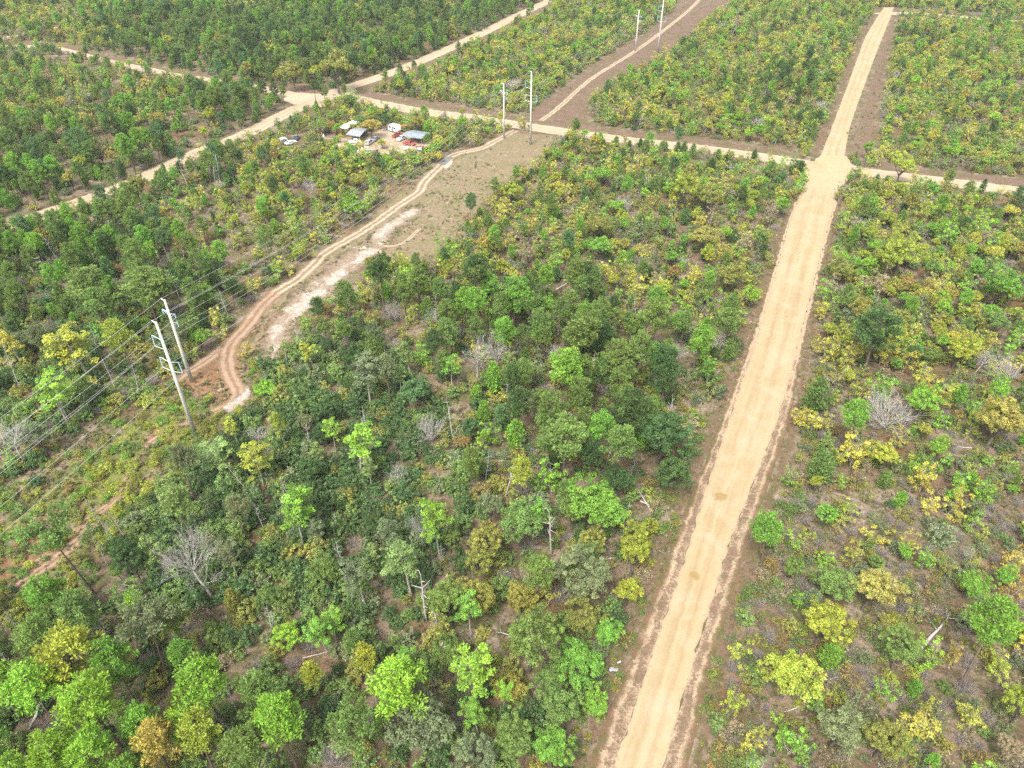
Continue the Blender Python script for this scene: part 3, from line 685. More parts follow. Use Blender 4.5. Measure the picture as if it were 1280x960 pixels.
boards(k9(500, 508), .1, 3, M_TIMBER, 'grey planks in the weeds below the lone silver car', 3.0)
boards(k9(985, 360), .9, 4, M_WHITE_P, 'pale scrap boards between the faded red car and the rust-red boards', 2.0)
boards(k9(1125, 365), .3, 5, M_RUST, 'rust-red scrap boards at the far end of the large carport', 2.4)
boards(k9(700, 425), 1.3, 4, M_TIMBER, 'dark grey boards in the weeds left of the white boat', 2.2)
boards(k9(890, 550), .5, 3, M_WHITE_P, 'white boards lost in the bushes below the white tank', 2.0)
boards(k9(640, 215), .2, 4, M_GREYP, 'dark scrap heap beside the end of the white camper', 1.8)
barrel(k9(660, 215), M_GREYP, 'grey drum beside the end of the white camper')
barrel(k9(395, 430), M_WHITE_P, 'white drum at the nose of the lone silver car')
def flat_trailer():
    a, b = k9(1020, 445), k9(1165, 452); root = empty('flatbed_trailer', a.lerp(b, .5), along(a, b)); tag(root, 'long pale flatbed trailer at the drive entrance beside yellow saplings', 'trailer')
    MB().box((0, 0, .62), (4.8, 1.7, .12)).build('deck', M_WHITE_P, root, .02)
    MB().tube([(2.4, 0, .55), (3.4, 0, .5)], .06, 6).build('hitch', M_GREYP, root)
    for s in (-1, 1):
        wheel(root, -.3, s * .75); MB().box((0, s * .86, .8), (4.7, .05, .22)).build('side_rail', M_STEEL, root)
flat_trailer()
def tank(p):
    root = empty('water_tank', p, .3); tag(root, 'white water tank partly behind bushes between the boat and the red car', 'tank')
    MB().tube([(-.9, 0, .75), (-.8, 0, .75), (.8, 0, .75), (.9, 0, .75)], [.4, .6, .6, .4], 14).build('body', M_WHITE_P, root, smooth=True)
    for x in (-.5, .5): MB().box((x, 0, .1), (.15, 1.1, .3)).build('cradle', M_TIMBER, root)
tank(k9(893, 440))
def roof_sheets():
    for (a, b, off_, lb, zz) in (((553, 207), (565, 196), 0.0, 'long grey corrugated sheet lying beside the white sand at the drive mouth', .12), ((549, 206.5), (561, 195.5), 0, 'second grey corrugated sheet, on the bush side of the first by the drive mouth', .10)):
        A, B = U(*a), U(*b); l = min(7.5, (B - A).length); m = MB(); n = 16; vs = []
        for e in (-l / 2, l / 2):
            for i in range(n + 1): vs.append((e, (i / n - .5) * 1.5, zz + .07 * math.sin(i * math.pi)+ (.06 if i % 2 else 0)))
        vs += [(v[0], v[1], v[2] - .02) for v in vs]; k = n + 1
        fs = [(i, i + 1, k + i + 1, k + i) for i in range(n)] + [(2 * k + i, 3 * k + i, 3 * k + i + 1, 2 * k + i + 1) for i in range(n)]
        o = m.add(vs, fs).build('corrugated_sheet', M_OLDTIN); o.location = A.lerp(B, .5); o.rotation_euler = (0, 0, along(A, B)); tag(o, lb, 'metal sheet', 'grey metal sheets by the drive')
roof_sheets()
def dumped():
    p = U(767, 838); m = MB(); n = 9; vs = []
    for i in range(n):
        for j in range(6):
            x, y = (i / (n - 1) - .5) * 1.25, (j / 5 - .5) * .62; y *= 1 - .35 * max(0, x)
            vs.append((x, y, .32 * math.exp(-(x * 1.2) ** 2 - (y * 2.2) ** 2) + .09 * math.sin(9 * x + 3 * y) * math.cos(8 * y) + .08))
    k = len(vs); vs += [(v[0] * .97, v[1] * .97, .0) for v in vs]; fs = []
    for i in range(n - 1):
        for j in range(5):
            q_ = i * 6 + j; fs += [(q_, q_ + 6, q_ + 7, q_ + 1), (k + q_, k + q_ + 1, k + q_ + 7, k + q_ + 6)]
    o = m.add(vs, fs).build('plastic_sheet', M_PLASTIC); o.location = p; o.rotation_euler = (0, 0, -.1); tag(o, 'crumpled white plastic dumped on the verge under bright green oaks beside the road', 'litter')
    o = MB().box((0, 0, .07), (.55, .16, .1), rz=.5).build('broken_board', M_WHITE_P, None, .01); o.location = U(774, 828); tag(o, 'small broken white board lying just above the dumped plastic', 'litter')
dumped()

# ------------------------------------------------------------------ plants: a few grown models of each kind
def nrm(a): return a / np.maximum(np.linalg.norm(a, axis=-1, keepdims=True), 1e-9)
class Geo:
    def __init__(s): s.v, s.f, s.c, s.m, s.n = [], [], [], [], 0
    def add(s, v, f, c, mat):
        s.v.append(v); s.f.append(f + s.n); s.c.append(c); s.m.append(np.full(len(f), mat)); s.n += len(v)
    def leaves(s, r, centres, radii, per, size, aspect=.55, outward=.8, up=.5, radial=False, mat=1, tone=None, fill=.5):
        n = len(centres); k = np.repeat(np.arange(n), per)
        u = nrm(r.normal(size=(n * per, 3)) + np.array([0, 0, .25])); rad = (fill + (1 - fill) * np.sqrt(r.random(n * per)))[:, None]
        p = centres[k] + u * rad * radii[k]
        q = nrm(u * outward + np.array([0, 0, up]) + r.normal(size=u.shape) * .55)
        if radial:
            t = nrm(u + np.array([0, 0, .35]) + r.normal(size=u.shape) * .35); b = nrm(np.cross(t, nrm(r.normal(size=u.shape))))
        else:
            t = nrm(np.cross(q, nrm(r.normal(size=u.shape)))); b = np.cross(q, t)
        ln = (size * r.uniform(.65, 1.35, len(p)))[:, None]; w = ln * aspect
        v = np.stack([p - t * ln * .5, p + b * w * .5, p + t * ln * .5, p - b * w * .5], 1).reshape(-1, 3)
        f = np.arange(len(p) * 4).reshape(-1, 4)
        ct = (r.random(n) if tone is None else tone)[k]; cv = np.clip(ct * .72 + r.random(len(p)) * .28, 0, 1); hv = np.clip(r.random(n)[k] * .6 + r.random(len(p)) * .4, 0, 1)
        s.add(v, f, np.repeat(np.stack([cv, hv, np.zeros_like(cv)], 1), 4, 0), mat)
    def tube(s, pts, rad, n=5, mat=0):
        P = np.asarray(pts, float); m = len(P); d = np.gradient(P, axis=0); d = nrm(d)
        a = nrm(np.cross(d, np.array([.31, .17, .93]) + 0 * d)); b = np.cross(d, a); th = np.arange(n) * 2 * math.pi / n
        v = P[:, None] + (a[:, None] * np.cos(th)[None, :, None] + b[:, None] * np.sin(th)[None, :, None]) * np.asarray(rad, float)[:, None, None]
        i = np.arange(m - 1)[:, None] * n; k = np.arange(n)[None]; k2 = (k + 1) % n
        f = np.stack([i + k, i + k2, i + n + k2, i + n + k], -1).reshape(-1, 4)
        s.add(v.reshape(-1, 3), f, np.full((m * n, 3), .5), mat)
    def mesh(s, name, mats, only=None):
        v, f, c, m = np.concatenate(s.v), np.concatenate(s.f), np.concatenate(s.c), np.concatenate(s.m)
        if only is not None:
            f = f[m == only]; used, inv = np.unique(f, return_inverse=True); v, c = v[used], c[used]; f = inv.reshape(-1, 4); m = np.zeros(len(f), int)
        me = bpy.data.meshes.new(name); me.vertices.add(len(v)); me.vertices.foreach_set('co', v.astype(np.float32).ravel())
        me.loops.add(len(f) * 4); me.loops.foreach_set('vertex_index', f.astype(np.int32).ravel())
        me.polygons.add(len(f)); me.polygons.foreach_set('loop_start', np.arange(0, len(f) * 4, 4, dtype=np.int32)); 
        me.update(calc_edges=True)
        a = me.attributes.new('clump', 'FLOAT_COLOR', 'POINT'); a.data.foreach_set('color', np.concatenate([c, np.ones((len(c), 1))], 1).astype(np.float32).ravel())
        for q in mats: me.materials.append(q)
        if only is None: me.polygons.foreach_set('material_index', m.astype(np.int32))
        me.validate(); return me

def crooked(r, a, b, n, wob):
    t = np.linspace(0, 1, n)[:, None]; p = np.asarray(a) * (1 - t) + np.asarray(b) * t
    w = np.cumsum(r.normal(size=(n, 3)) * wob, 0) * np.array([1, 1, .3]); w -= w[0]; return p + w * np.sin(t * math.pi * .5 + .0)

def grow_pine(r, h=13.0, spread=2.5, base=.52, flat=False, lean=.4, per=62):
    g = Geo(); top = np.array([r.normal() * lean, r.normal() * lean, h]); tr = crooked(r, (0, 0, -.2), top, 9, .06); g.tube(tr, np.linspace(.19, .05, 9), 6)
    cs, rs = [], []; nb = 36 if not flat else 24; ph = r.random() * 6
    for i in range(nb):
        f = (i + r.random()) / nb; z = base + (1 - base) * f ** (.85 if not flat else .6); ph += 2.4 + r.normal() * .3
        prof = (1 - f ** 1.8) * .8 + .28 if not flat else .95 - .3 * abs(f - .5); ln = spread * prof * r.uniform(.6, 1.12) * (.72 if f < .15 else 1)
        s = np.array([np.interp(z * h, tr[:, 2], tr[:, 0]), np.interp(z * h, tr[:, 2], tr[:, 1]), z * h])
        e = s + np.array([math.cos(ph) * ln, math.sin(ph) * ln, ln * r.uniform(.05, .5)]); g.tube([s, (s + e) / 2 + [0, 0, -.08], e], [.06, .04, .02], 4)
        for q in ((1.0,) if ln < 1.0 else (1.0, .62) if ln < 1.9 else (1.0, .72, .45)):
            if q < 1 and r.random() < .2: continue
            cs.append(s + (e - s) * q + r.normal(size=3) * .16); k = r.uniform(.46, .80); rs.append((k, k, k * .85))
    cs.append(top); rs.append((.5, .5, .55))
    g.leaves(r, np.array(cs), np.array(rs), per, .38, .34, radial=True, fill=.35); return g
def grow_young_pine(r, h=5.0, spread=1.25, per=46):
    g = Geo(); g.tube(crooked(r, (0, 0, -.1), (r.normal() * .15, r.normal() * .15, h), 6, .04), np.linspace(.08, .02, 6), 5)
    cs, rs = [], []; ph = 0; n = 34
    for i in range(n):
        f = (i + r.random()) / n; z = .12 + .84 * f; ph += 2.4; ln = spread * (1 - abs(1.7 * f - .55) ** 2 * .68) * r.uniform(.6, 1.1); e = np.array([math.cos(ph) * ln, math.sin(ph) * ln, z * h + ln * .2])
        g.tube([(0, 0, z * h), e], [.03, .012], 3); cs.append(e); k = r.uniform(.36, .56); rs.append((k, k, k * 1.05))
        if ln > .7: cs.append(e * [.5, .5, 1]); rs.append((k, k, k))
    g.leaves(r, np.array(cs), np.array(rs), per, .33, .34, radial=True, fill=.3); return g
def grow_oak(r, h=7.0, spread=3.2, per=88, n=125, size=.195, zsq=.62, open_=.0):
    g = Geo(); th = h * .28; tr = crooked(r, (0, 0, -.2), (r.normal() * .3, r.normal() * .3, th), 5, .06); g.tube(tr, np.linspace(.24, .16, 5), 6); hc = h - spread * zsq * 1.05
    lob = [(nrm(r.normal(size=3) + [0, 0, .3]), r.uniform(.15, .55)) for _ in range(7)]
    cs, rs, tn = [], [], []
    for i in range(n):
        u = nrm(r.normal(size=3) + np.array([0, 0, .35])); 
        if u[2] < -.45: u[2] *= -.5
        k = .70 + sum(a * max(0, u @ d) ** 5 for d, a in lob) - open_ * r.random(); k *= r.uniform(.42, 1.04) ** .7
        c = np.array([0, 0, hc]) + u * k * np.array([spread, spread, spread * zsq]); cs.append(c); q = spread * r.uniform(.08, .19); rs.append((q, q, q * .75)); tn.append(r.random())
    for i in range(9):
        c = cs[int(r.integers(len(cs)))]; g.tube([tr[-1], (tr[-1] * .45 + c * .55) + r.normal(size=3) * .2, c], [.11, .07, .02], 4)
    g.leaves(r, np.array(cs), np.array(rs), per, size, .62, .85, .45, tone=np.array(tn), fill=.45); return g
def grow_scrub_oak(r, h=3.6, spread=1.35, n=30, per=34, size=.22):
    g = Geo(); cs, rs = [], []
    for s in range(int(r.integers(2, 5))):
        e = np.array([r.normal() * spread * .5, r.normal() * spread * .5, h * r.uniform(.6, .95)]); p = crooked(r, (r.normal() * .1, r.normal() * .1, -.1), e, 5, .08); g.tube(p, np.linspace(.05, .018, 5), 4)
        for j in range(n // 3):
            q = p[int(r.integers(2, 5))]; c = q + r.normal(size=3) * np.array([spread * .42, spread * .42, h * .12]); g.tube([q, c], [.02, .008], 3); cs.append(c); k = r.uniform(.25, .52); rs.append((k, k, k * .7))
    g.leaves(r, np.array(cs), np.array(rs), per, size, .6, .7, .6, fill=.25); return g
def grow_maple(r, h=11.0, spread=2.2, per=60, size=.27):
    g = Geo(); top = np.array([r.normal() * .5, r.normal() * .5, h * .93]); tr = crooked(r, (0, 0, -.2), top, 8, .10); g.tube(tr, np.linspace(.17, .04, 8), 6)
    cs, rs = [], []; ph = r.random() * 6
    for i in range(17):
        f = (i + r.random()) / 17; z = .46 + .5 * f; ph += 2.4 + r.normal() * .4; ln = spread * (1.12 - f * .62) * r.uniform(.5, 1.15)
        s = np.array([np.interp(z * h, tr[:, 2], tr[:, 0]), np.interp(z * h, tr[:, 2], tr[:, 1]), z * h]); e = s + np.array([math.cos(ph) * ln, math.sin(ph) * ln, ln * .55]); g.tube([s, e], [.05, .015], 4)
        for q in (1.0, .68, .4):
            if r.random() < .12: continue
            cs.append(s + (e - s) * q + r.normal(size=3) * .25); k = r.uniform(.42, .78); rs.append((k, k, k * .55))
    cs.append(top + [0, 0, .2]); rs.append((.6, .6, .5))
    g.leaves(r, np.array(cs), np.array(rs), per, size, .62, .5, .9, fill=.2); return g
def grow_bush(r, h=2.6, spread=1.7, n=64, per=40, size=.22, mat=1):
    g = Geo(); cs, rs = [], []
    for k in range(5): a = r.random() * 6.28; g.tube([(0, 0, -.1), (math.cos(a) * spread * .5, math.sin(a) * spread * .5, h * .6)], [.05, .02], 3)
    lob = [(nrm(np.array([r.normal(), r.normal(), abs(r.normal())])), r.uniform(.15, .45)) for _ in range(6)]
    for i in range(n):
        u = nrm(r.normal(size=3)); u[2] = abs(u[2]) + .15; k = (.75 + sum(a * max(0, u @ d) ** 5 for d, a in lob)) * (r.uniform(.25, 1.0) ** .7)
        cs.append(np.array([0, 0, .25]) + u * k * np.array([spread, spread, h * .85])); q = r.uniform(.26, .5); rs.append((q, q, q * .8))
    g.leaves(r, np.array(cs), np.array(rs), per, size, .6, .8, .5, fill=.3); return g
def twig_rec(g, r, p, d, ln, rad, depth, spread, n=4):
    e = p + d * ln; mid = (p + e) / 2 + r.normal(size=3) * ln * .06; g.tube([p, mid, e], [rad, rad * .8, rad * .55], 4 if rad > .04 else 3)
    if depth == 0: return
    for k in range(n):
        nd = nrm(d + r.normal(size=3) * spread + np.array([0, 0, .12])); t = r.uniform(.45, 1.0) if k else 1.0; twig_rec(g, r, p + d * ln * t, nd, ln * r.uniform(.55, .8), rad * .58, depth - 1, spread, n)
def grow_bare_tree(r, h=7.0):
    g = Geo(); t = crooked(r, (0, 0, -.2), (r.normal() * .4, r.normal() * .4, h * .42), 5, .06); g.tube(t, np.linspace(.14, .08, 5), 6)
    for k in range(17):
        z = t[-1] if k < 7 else t[int(r.integers(2, 5))]; a = k * 2.4 + r.normal() * .3
        twig_rec(g, r, z, nrm(np.array([math.cos(a) * .75, math.sin(a) * .75, r.uniform(.45, 1.2)])), h * r.uniform(.17, .26), .032, 4, .40, 3)
    return g
def grow_bare_shrub(r, h=1.7, spread=1.3, n=40, thick=.02):
    g = Geo()
    for k in range(n):
        a = r.random() * 6.28; d = nrm(np.array([math.cos(a) * r.uniform(.2, 1.0), math.sin(a) * r.uniform(.2, 1.0), r.uniform(.5, 1.1)])); twig_rec(g, r, np.array([r.normal() * .15, r.normal() * .15, 0]), d, h * r.uniform(.4, .6) * (1 if thick < .03 else .8), thick, 2 if thick < .03 else 3, .45 if thick < .03 else .36, 3)
    return g
def grow_snag(r, h=7.0):
    g = Geo(); t = crooked(r, (0, 0, -.2), (r.normal() * .5, r.normal() * .5, h), 9, .055); g.tube(t, np.linspace(.16, .035, 9), 6)
    for k in range(10):
        q = t[int(r.integers(3, 9))]; a = r.random() * 6.28; e = q + np.array([math.cos(a), math.sin(a), r.uniform(-.1, .7)]) * r.uniform(.4, 1.5); g.tube([q, (q + e) / 2 + r.normal(size=3) * .12, e], [.06, .04, .012], 4)
    return g
def grow_thin_tree(r, h=9.0):
    g = Geo(); t = crooked(r, (0, 0, -.2), (r.normal() * .7, r.normal() * .7, h), 9, .08); g.tube(t, np.linspace(.11, .02, 9), 5)
    for k in range(13):
        f = r.uniform(.4, .97); q = t[int(f * 8)]; a = k * 2.4 + r.normal() * .4; twig_rec(g, r, q, nrm(np.array([math.cos(a), math.sin(a), r.uniform(.3, 1.2)])), r.uniform(.5, 1.3) * (1.25 - f), .03, 2, .4, 3)
    return g
def grow_log(r, l=6.0):
    g = Geo(); t = crooked(r, (-l / 2, 0, .18), (l / 2, 0, .3), 7, .07); g.tube(t, np.linspace(.17, .05, 7), 6)
    for k in range(4):
        q = t[int(r.integers(3, 7))]; e = q + np.array([r.uniform(.2, .9), r.normal() * .7, r.uniform(0, .6)]); g.tube([q, e], [.05, .015], 3)
    return g

KIND = {   # name: (grower, how many models, nominal crown radius, height, crown centre height, wood, leaf, category, parts)
    'pine_tree': (lambda r, i: grow_pine(r, spread=(2.6, 2.4, 2.8, 2.3)[i % 4], base=(.50, .58, .45, .62)[i % 4]), 7, 2.6, 13.0, 10.2, M_BARK, M_NEEDLE, 'pine'),
    'flat_topped_pine': (lambda r, i: grow_pine(r, h=15, spread=3.0, base=.72, flat=True, lean=1.0), 2, 3.0, 15.0, 12.8, M_BARK, M_NEEDLE, 'pine'),
    'young_pine': (lambda r, i: grow_young_pine(r, spread=(1.25, 1.0, 1.45)[i % 3]), 6, 1.45, 5.0, 3.0, M_BARK, M_NEEDLE, 'young pine'),
    'oak_tree': (lambda r, i: grow_oak(r, h=(7.0, 7.8, 6.4)[i % 3], zsq=(.62, .75, .55)[i % 3]), 7, 3.2, 7.0, 4.8, M_DARKBARK, M_LEAF, 'oak'),
    'scrub_oak': (lambda r, i: grow_scrub_oak(r), 9, 1.4, 3.6, 2.5, M_PALE, M_LEAF, 'scrub oak'),
    'maple_tree': (lambda r, i: grow_maple(r, spread=(2.2, 1.8, 2.6)[i % 3]), 6, 2.5, 11.0, 8.4, M_PALE, M_LEAF, 'maple'),
    'evergreen_bush': (lambda r, i: grow_bush(r, h=(2.6, 3.4, 2.0)[i % 3]), 7, 1.9, 2.6, 1.6, M_DARKBARK, M_GLOSSY, 'evergreen bush'),
    'scrub_bush': (lambda r, i: grow_bush(r, h=1.1, spread=1.0, n=26, per=26, size=.17), 6, 1.1, 1.2, .7, M_TWIG, M_LEAF, 'bush'),
    'bare_tree': (lambda r, i: grow_bare_tree(r), 5, 2.2, 6.5, 4.8, M_GREY, None, 'bare tree'),
    'leafless_tree': (lambda r, i: grow_bare_shrub(r, h=6.0, n=26, thick=.05), 3, 3.4, 5.0, 3.0, M_GREY, None, 'bare tree'),
    'bare_bush': (lambda r, i: grow_bare_shrub(r), 5, 1.5, 1.6, .9, M_TWIG, None, 'bare bush'),
    'dead_trunk': (lambda r, i: grow_snag(r), 4, .8, 7.0, 4.5, M_GREY, None, 'dead tree'),
    'thin_leafless_tree': (lambda r, i: grow_thin_tree(r), 5, 1.2, 9.0, 6.2, M_GREY, None, 'bare tree'),
    'fallen_log': (lambda r, i: grow_log(r), 3, 1.5, .4, .3, M_GREY, None, 'log'),
}
MODEL = {}
def models(kind):
    if kind not in MODEL:
        gr, n, rad, h, hc, wood, leaf, cat = KIND[kind]; out = []
        for i in range(n):
            g = gr(np.random.default_rng(abs(hash(kind)) % 1 + sum(map(ord, kind)) * 31 + i), i)
            whole = g.mesh(kind, [wood] + ([leaf] if leaf else []))
            if leaf and kind not in ('evergreen_bush', 'scrub_bush'): out.append((whole, g.mesh('trunk', [wood], 0), g.mesh('crown', [leaf], 1)))
            else: out.append((whole, None, None))
        MODEL[kind] = out
    return MODEL[kind]

TONE = {'lime': (.205, .375, .040), 'bright green': (.160, .325, .044), 'mid green': (.135, .212, .050), 'dark green': (.056, .112, .032), 'blue-green': (.085, .172, .062), 'grey-green': (.155, .190, .090),
        'olive': (.255, .255, .056), 'yellow': (.410, .390, .066), 'golden': (.325, .285, .068), 'orange-brown': (.250, .185, .066), 'yellow-green': (.305, .350, .046), 'pale green': (.195, .280, .086), 'tan': (.275, .232, .145)}

# ------------------------------------------------------------------ where the plants stand
GX0, GX1, GY0, GY1 = -620, 620, 20, 760
def raster(poly, closed=True):
    xs = np.arange(GX0, GX1) + .5; ys = np.arange(GY0, GY1) + .5
    return inside(poly, *np.meshgrid(xs, ys))
BLOCK = np.zeros((GY1 - GY0, GX1 - GX0), bool)
HARD = BLOCK.copy()
for typ, l, r_, nm in POLYS:
    if typ == 'ring': k = raster(l)
    else:
        k = np.zeros_like(BLOCK)
        for i in range(0, len(l) - 1, 12): k |= raster(l[i:i + 13] + r_[i:i + 13][::-1])
    BLOCK |= k
    if nm in ('main_road', 'road_shoulder', 'cross_road', 'diagonal_road', 'back_road', 'far_road', 'sand_track', 'clay_track', 'power_line_track', 'white_sand', 'yard', 'road_junction'): HARD |= k
DIST = np.where(BLOCK, 0, 9).astype(float)
cur = BLOCK.copy()
for k in range(1, 5):
    g2 = cur.copy(); g2[1:] |= cur[:-1]; g2[:-1] |= cur[1:]; g2[:, 1:] |= cur[:, :-1]; g2[:, :-1] |= cur[:, 1:]
    DIST[g2 & ~cur] = k; cur = g2

ZX, ZY = np.meshgrid(np.arange(GX0, GX1) + .5, np.arange(GY0, GY1) + .5)
wob = np.zeros(ZX.shape)
ax = np.arange(0, ZX.shape[1], 4); ay = np.arange(0, ZX.shape[0], 4)
nzg = np.array([[noise.noise(Vector((x * .045, y * .045, 1.7))) for x in ax] for y in ay]); wob = np.kron(nzg, np.ones((4, 4)))[:ZX.shape[0], :ZX.shape[1]]
PX, PY, PD = V_np(ZX + wob * 7, ZY - wob * 7, 0.0)
ZONE = np.full(ZX.shape, -1); ZN = []
def zone(name, poly):
    ZN.append(name); ZONE[inside(poly, PX, PY)] = len(ZN) - 1
zone('mix', [(-160, -40), (1440, -40), (1440, 1070), (-160, 1070)])
zone('north', [(455, 120), (540, 137), (650, 150), (665, 140), (740, 85), (850, 10), (866, -45), (700, -45), (690, 0), (600, 52), (510, 92)])
zone('north_mid', [(730, 156), (770, 100), (830, 62), (940, -45), (1110, -45), (1105, 15), (1060, 95), (1030, 196), (900, 186), (800, 172)])
zone('north_mid_pines', [(930, 110), (1000, 80), (1045, 110), (1020, 175), (950, 165)])
zone('north_east', [(1110, 25), (1440, 40), (1440, 250), (1280, 230), (1110, 208), (1080, 100)])
zone('horizon_east', [(1090, -45), (1440, -45), (1440, 30), (1115, 14)])
zone('far_pines', [(100, 62), (150, 25), (400, 8), (600, -5), (690, -5), (600, 42), (510, 82), (430, 110), (350, 108), (215, 88)])
zone('far_mix', [(-160, -45), (720, -45), (600, -5), (400, 8), (150, 25), (60, 50), (-160, 60)])
zone('west_scrub', [(-160, 60), (70, 66), (215, 98), (250, 110), (200, 150), (100, 175), (-160, 190)])
zone('west_pines', [(-160, 190), (100, 175), (200, 150), (250, 110), (350, 120), (385, 128), (340, 152), (245, 195), (65, 270), (-160, 330)])
zone('left_pines', [(-160, 330), (65, 272), (200, 216), (300, 178), (330, 215), (300, 260), (330, 300), (380, 300), (330, 350), (250, 420), (0, 440), (-160, 470)])
zone('left_gap', [(190, 260), (290, 230), (400, 250), (410, 300), (300, 340), (215, 320)])
zone('homestead', [(300, 178), (390, 130), (430, 124), (560, 150), (600, 165), (565, 205), (520, 230), (450, 280), (390, 310), (330, 290), (290, 240)])
zone('left_bushes', [(-160, 440), (0, 430), (120, 400), (250, 410), (215, 480), (180, 540), (130, 600), (0, 680), (-160, 720)])
zone('clearing_bushes', [(-160, 640), (60, 600), (180, 500), (320, 440), (330, 500), (240, 580), (150, 680), (60, 760), (-160, 800)])
zone('centre_north', [(560, 300), (620, 240), (700, 185), (800, 185), (1000, 210), (975, 290), (930, 420), (880, 420), (700, 390), (560, 400), (440, 400)])
zone('centre', [(430, 395), (560, 395), (700, 385), (880, 415), (935, 420), (905, 530), (880, 610), (840, 690), (700, 700), (600, 560), (480, 470)])
zone('swamp', [(330, 440), (440, 395), (500, 470), (600, 540), (620, 640), (560, 720), (420, 790), (300, 800), (180, 760), (130, 690), (220, 600), (320, 500)])
zone('centre_south', [(620, 600), (700, 640), (850, 690), (815, 800), (740, 960), (700, 1070), (300, 1070), (340, 800), (430, 760), (560, 720)])
zone('south_pines', [(-160, 780), (60, 745), (180, 760), (300, 790), (350, 830), (330, 1070), (-160, 1070)])
zone('east_north', [(1060, 225), (1440, 255), (1440, 500), (1280, 480), (1120, 470), (1010, 480), (1030, 400)])
zone('east', [(1010, 470), (1120, 460), (1280, 475), (1440, 500), (1440, 1070), (840, 1070), (905, 800), (960, 620)])

zone('road_near_side', [(-160, 318), (0, 292), (65, 272), (140, 245), (200, 219), (245, 198), (300, 178), (340, 158), (385, 136), (398, 142), (350, 170), (300, 196), (200, 246), (65, 302), (-160, 355)])
zone('road_near_side', [(0, 66), (67, 68), (144, 86), (215, 101), (300, 113), (345, 122), (345, 132), (300, 124), (215, 112), (144, 97), (0, 80)])
zone('road_near_side', [(440, 124), (530, 146), (610, 156), (606, 164), (525, 156), (436, 132)])
zone('road_near_side', [(720, 172), (850, 190), (1000, 210), (1010, 222), (850, 203), (715, 184)])
zone('road_near_side', [(1090, 222), (1160, 231), (1280, 246), (1440, 264), (1440, 278), (1280, 260), (1085, 236)])
zone('road_near_side', [(1104, 22), (1112, 12), (1150, 17), (1185, 20), (1330, 31), (1330, 44), (1185, 32), (1150, 29), (1108, 36)])
zone('road_near_side', [(-160, 58), (-40, 60), (34, 46), (60, 62), (100, 76), (60, 72), (0, 66), (-160, 76)])
class Plant: pass
PLANTS = []; HASH = {}
HIGH = ('pine_tree', 'maple_tree', 'flat_topped_pine', 'dead_trunk', 'bare_tree', 'leafless_tree', 'thin_leafless_tree')
def near_ok(x, y, r, k, low=False):
    cx, cy = int(x // 6), int(y // 6)
    for i in range(cx - 1, cx + 2):
        for j in range(cy - 1, cy + 2):
            for q in HASH.get((i, j), ()):
                if (q.x - x) ** 2 + (q.y - y) ** 2 < (k * (q.r * (.25 if low and q.kind in HIGH else 1) + r)) ** 2: return False
    return True
def put(kind, x, y, s, tone, hs=1.0, label=None, rot=None, model=None, tilt=(0, 0), near=None):
    p = Plant(); p.kind, p.x, p.y, p.s, p.tone, p.hs, p.label, p.near = kind, x, y, s, tone, hs, label, near
    p.r = KIND[kind][2] * s * .9; p.rot = rnd.random() * 6.283 if rot is None else rot; p.model = rnd.randrange(KIND[kind][1]) if model is None else model
    p.tilt = tilt if tilt != (0, 0) else (rnd.gauss(0, .035), rnd.gauss(0, .035))
    t = TONE[tone]; v = rnd.uniform(.85, 1.15); j = rnd.uniform(.92, 1.08); p.tint = (min(.47, t[0] * v * j), min(.44, t[1] * v), t[2] * v / j)
    p.px, p.py, p.d = V(x, y, KIND[kind][4] * s * hs); p.w = 2 * KIND[kind][2] * s * F / p.d
    PLANTS.append(p); HASH.setdefault((int(x // 6), int(y // 6)), []).append(p); return p
def at(kind, px, py, w, tone, label=None, h=None, near=None, **kw):
    """a plant whose crown is centred on a photo point and w photo pixels wide"""
    rad, hh, hc = KIND[kind][2:5]; z = hc
    for _ in range(4):
        u = U(px, py, z); d = V(u.x, u.y, z)[2]; s = w * d / F / (2 * rad); cap = {'pine_tree': 15.0, 'maple_tree': 13.5, 'flat_topped_pine': 16.0}.get(kind, 99.0); hs = min(1.0, cap / (hh * s)) if h is None else h / (hh * s); z = hc * s * hs
    return put(kind, u.x, u.y, s, tone, hs, label, near=near, **kw)
def standing(kind, base, top, tone='mid green', label=None, near=None, width=.75):
    """a trunk from its foot to its tip in the photo; leans if the photo shows it leaning"""
    b = U(*base); lo, hi = .5, 20.0
    for _ in range(30):
        h = (lo + hi) / 2
        if V(b.x, b.y, h)[1] > top[1]: lo = h
        else: hi = h
    e = U(top[0], top[1], h) - b; hs = h / KIND[kind][3]
    return put(kind, b.x, b.y, hs * width, tone, 1 / width, label, rot=0.0, tilt=(-math.atan2(e.y, h), math.atan2(e.x, h)), near=near)
def lying(a, b, label=None, near=None):
    A, B = U(*a), U(*b); m = A.lerp(B, .5); put('fallen_log', m.x, m.y, (B - A).length / 6.0, 'mid green', label=label, rot=along(A, B), tilt=(.0001, 0), near=near)

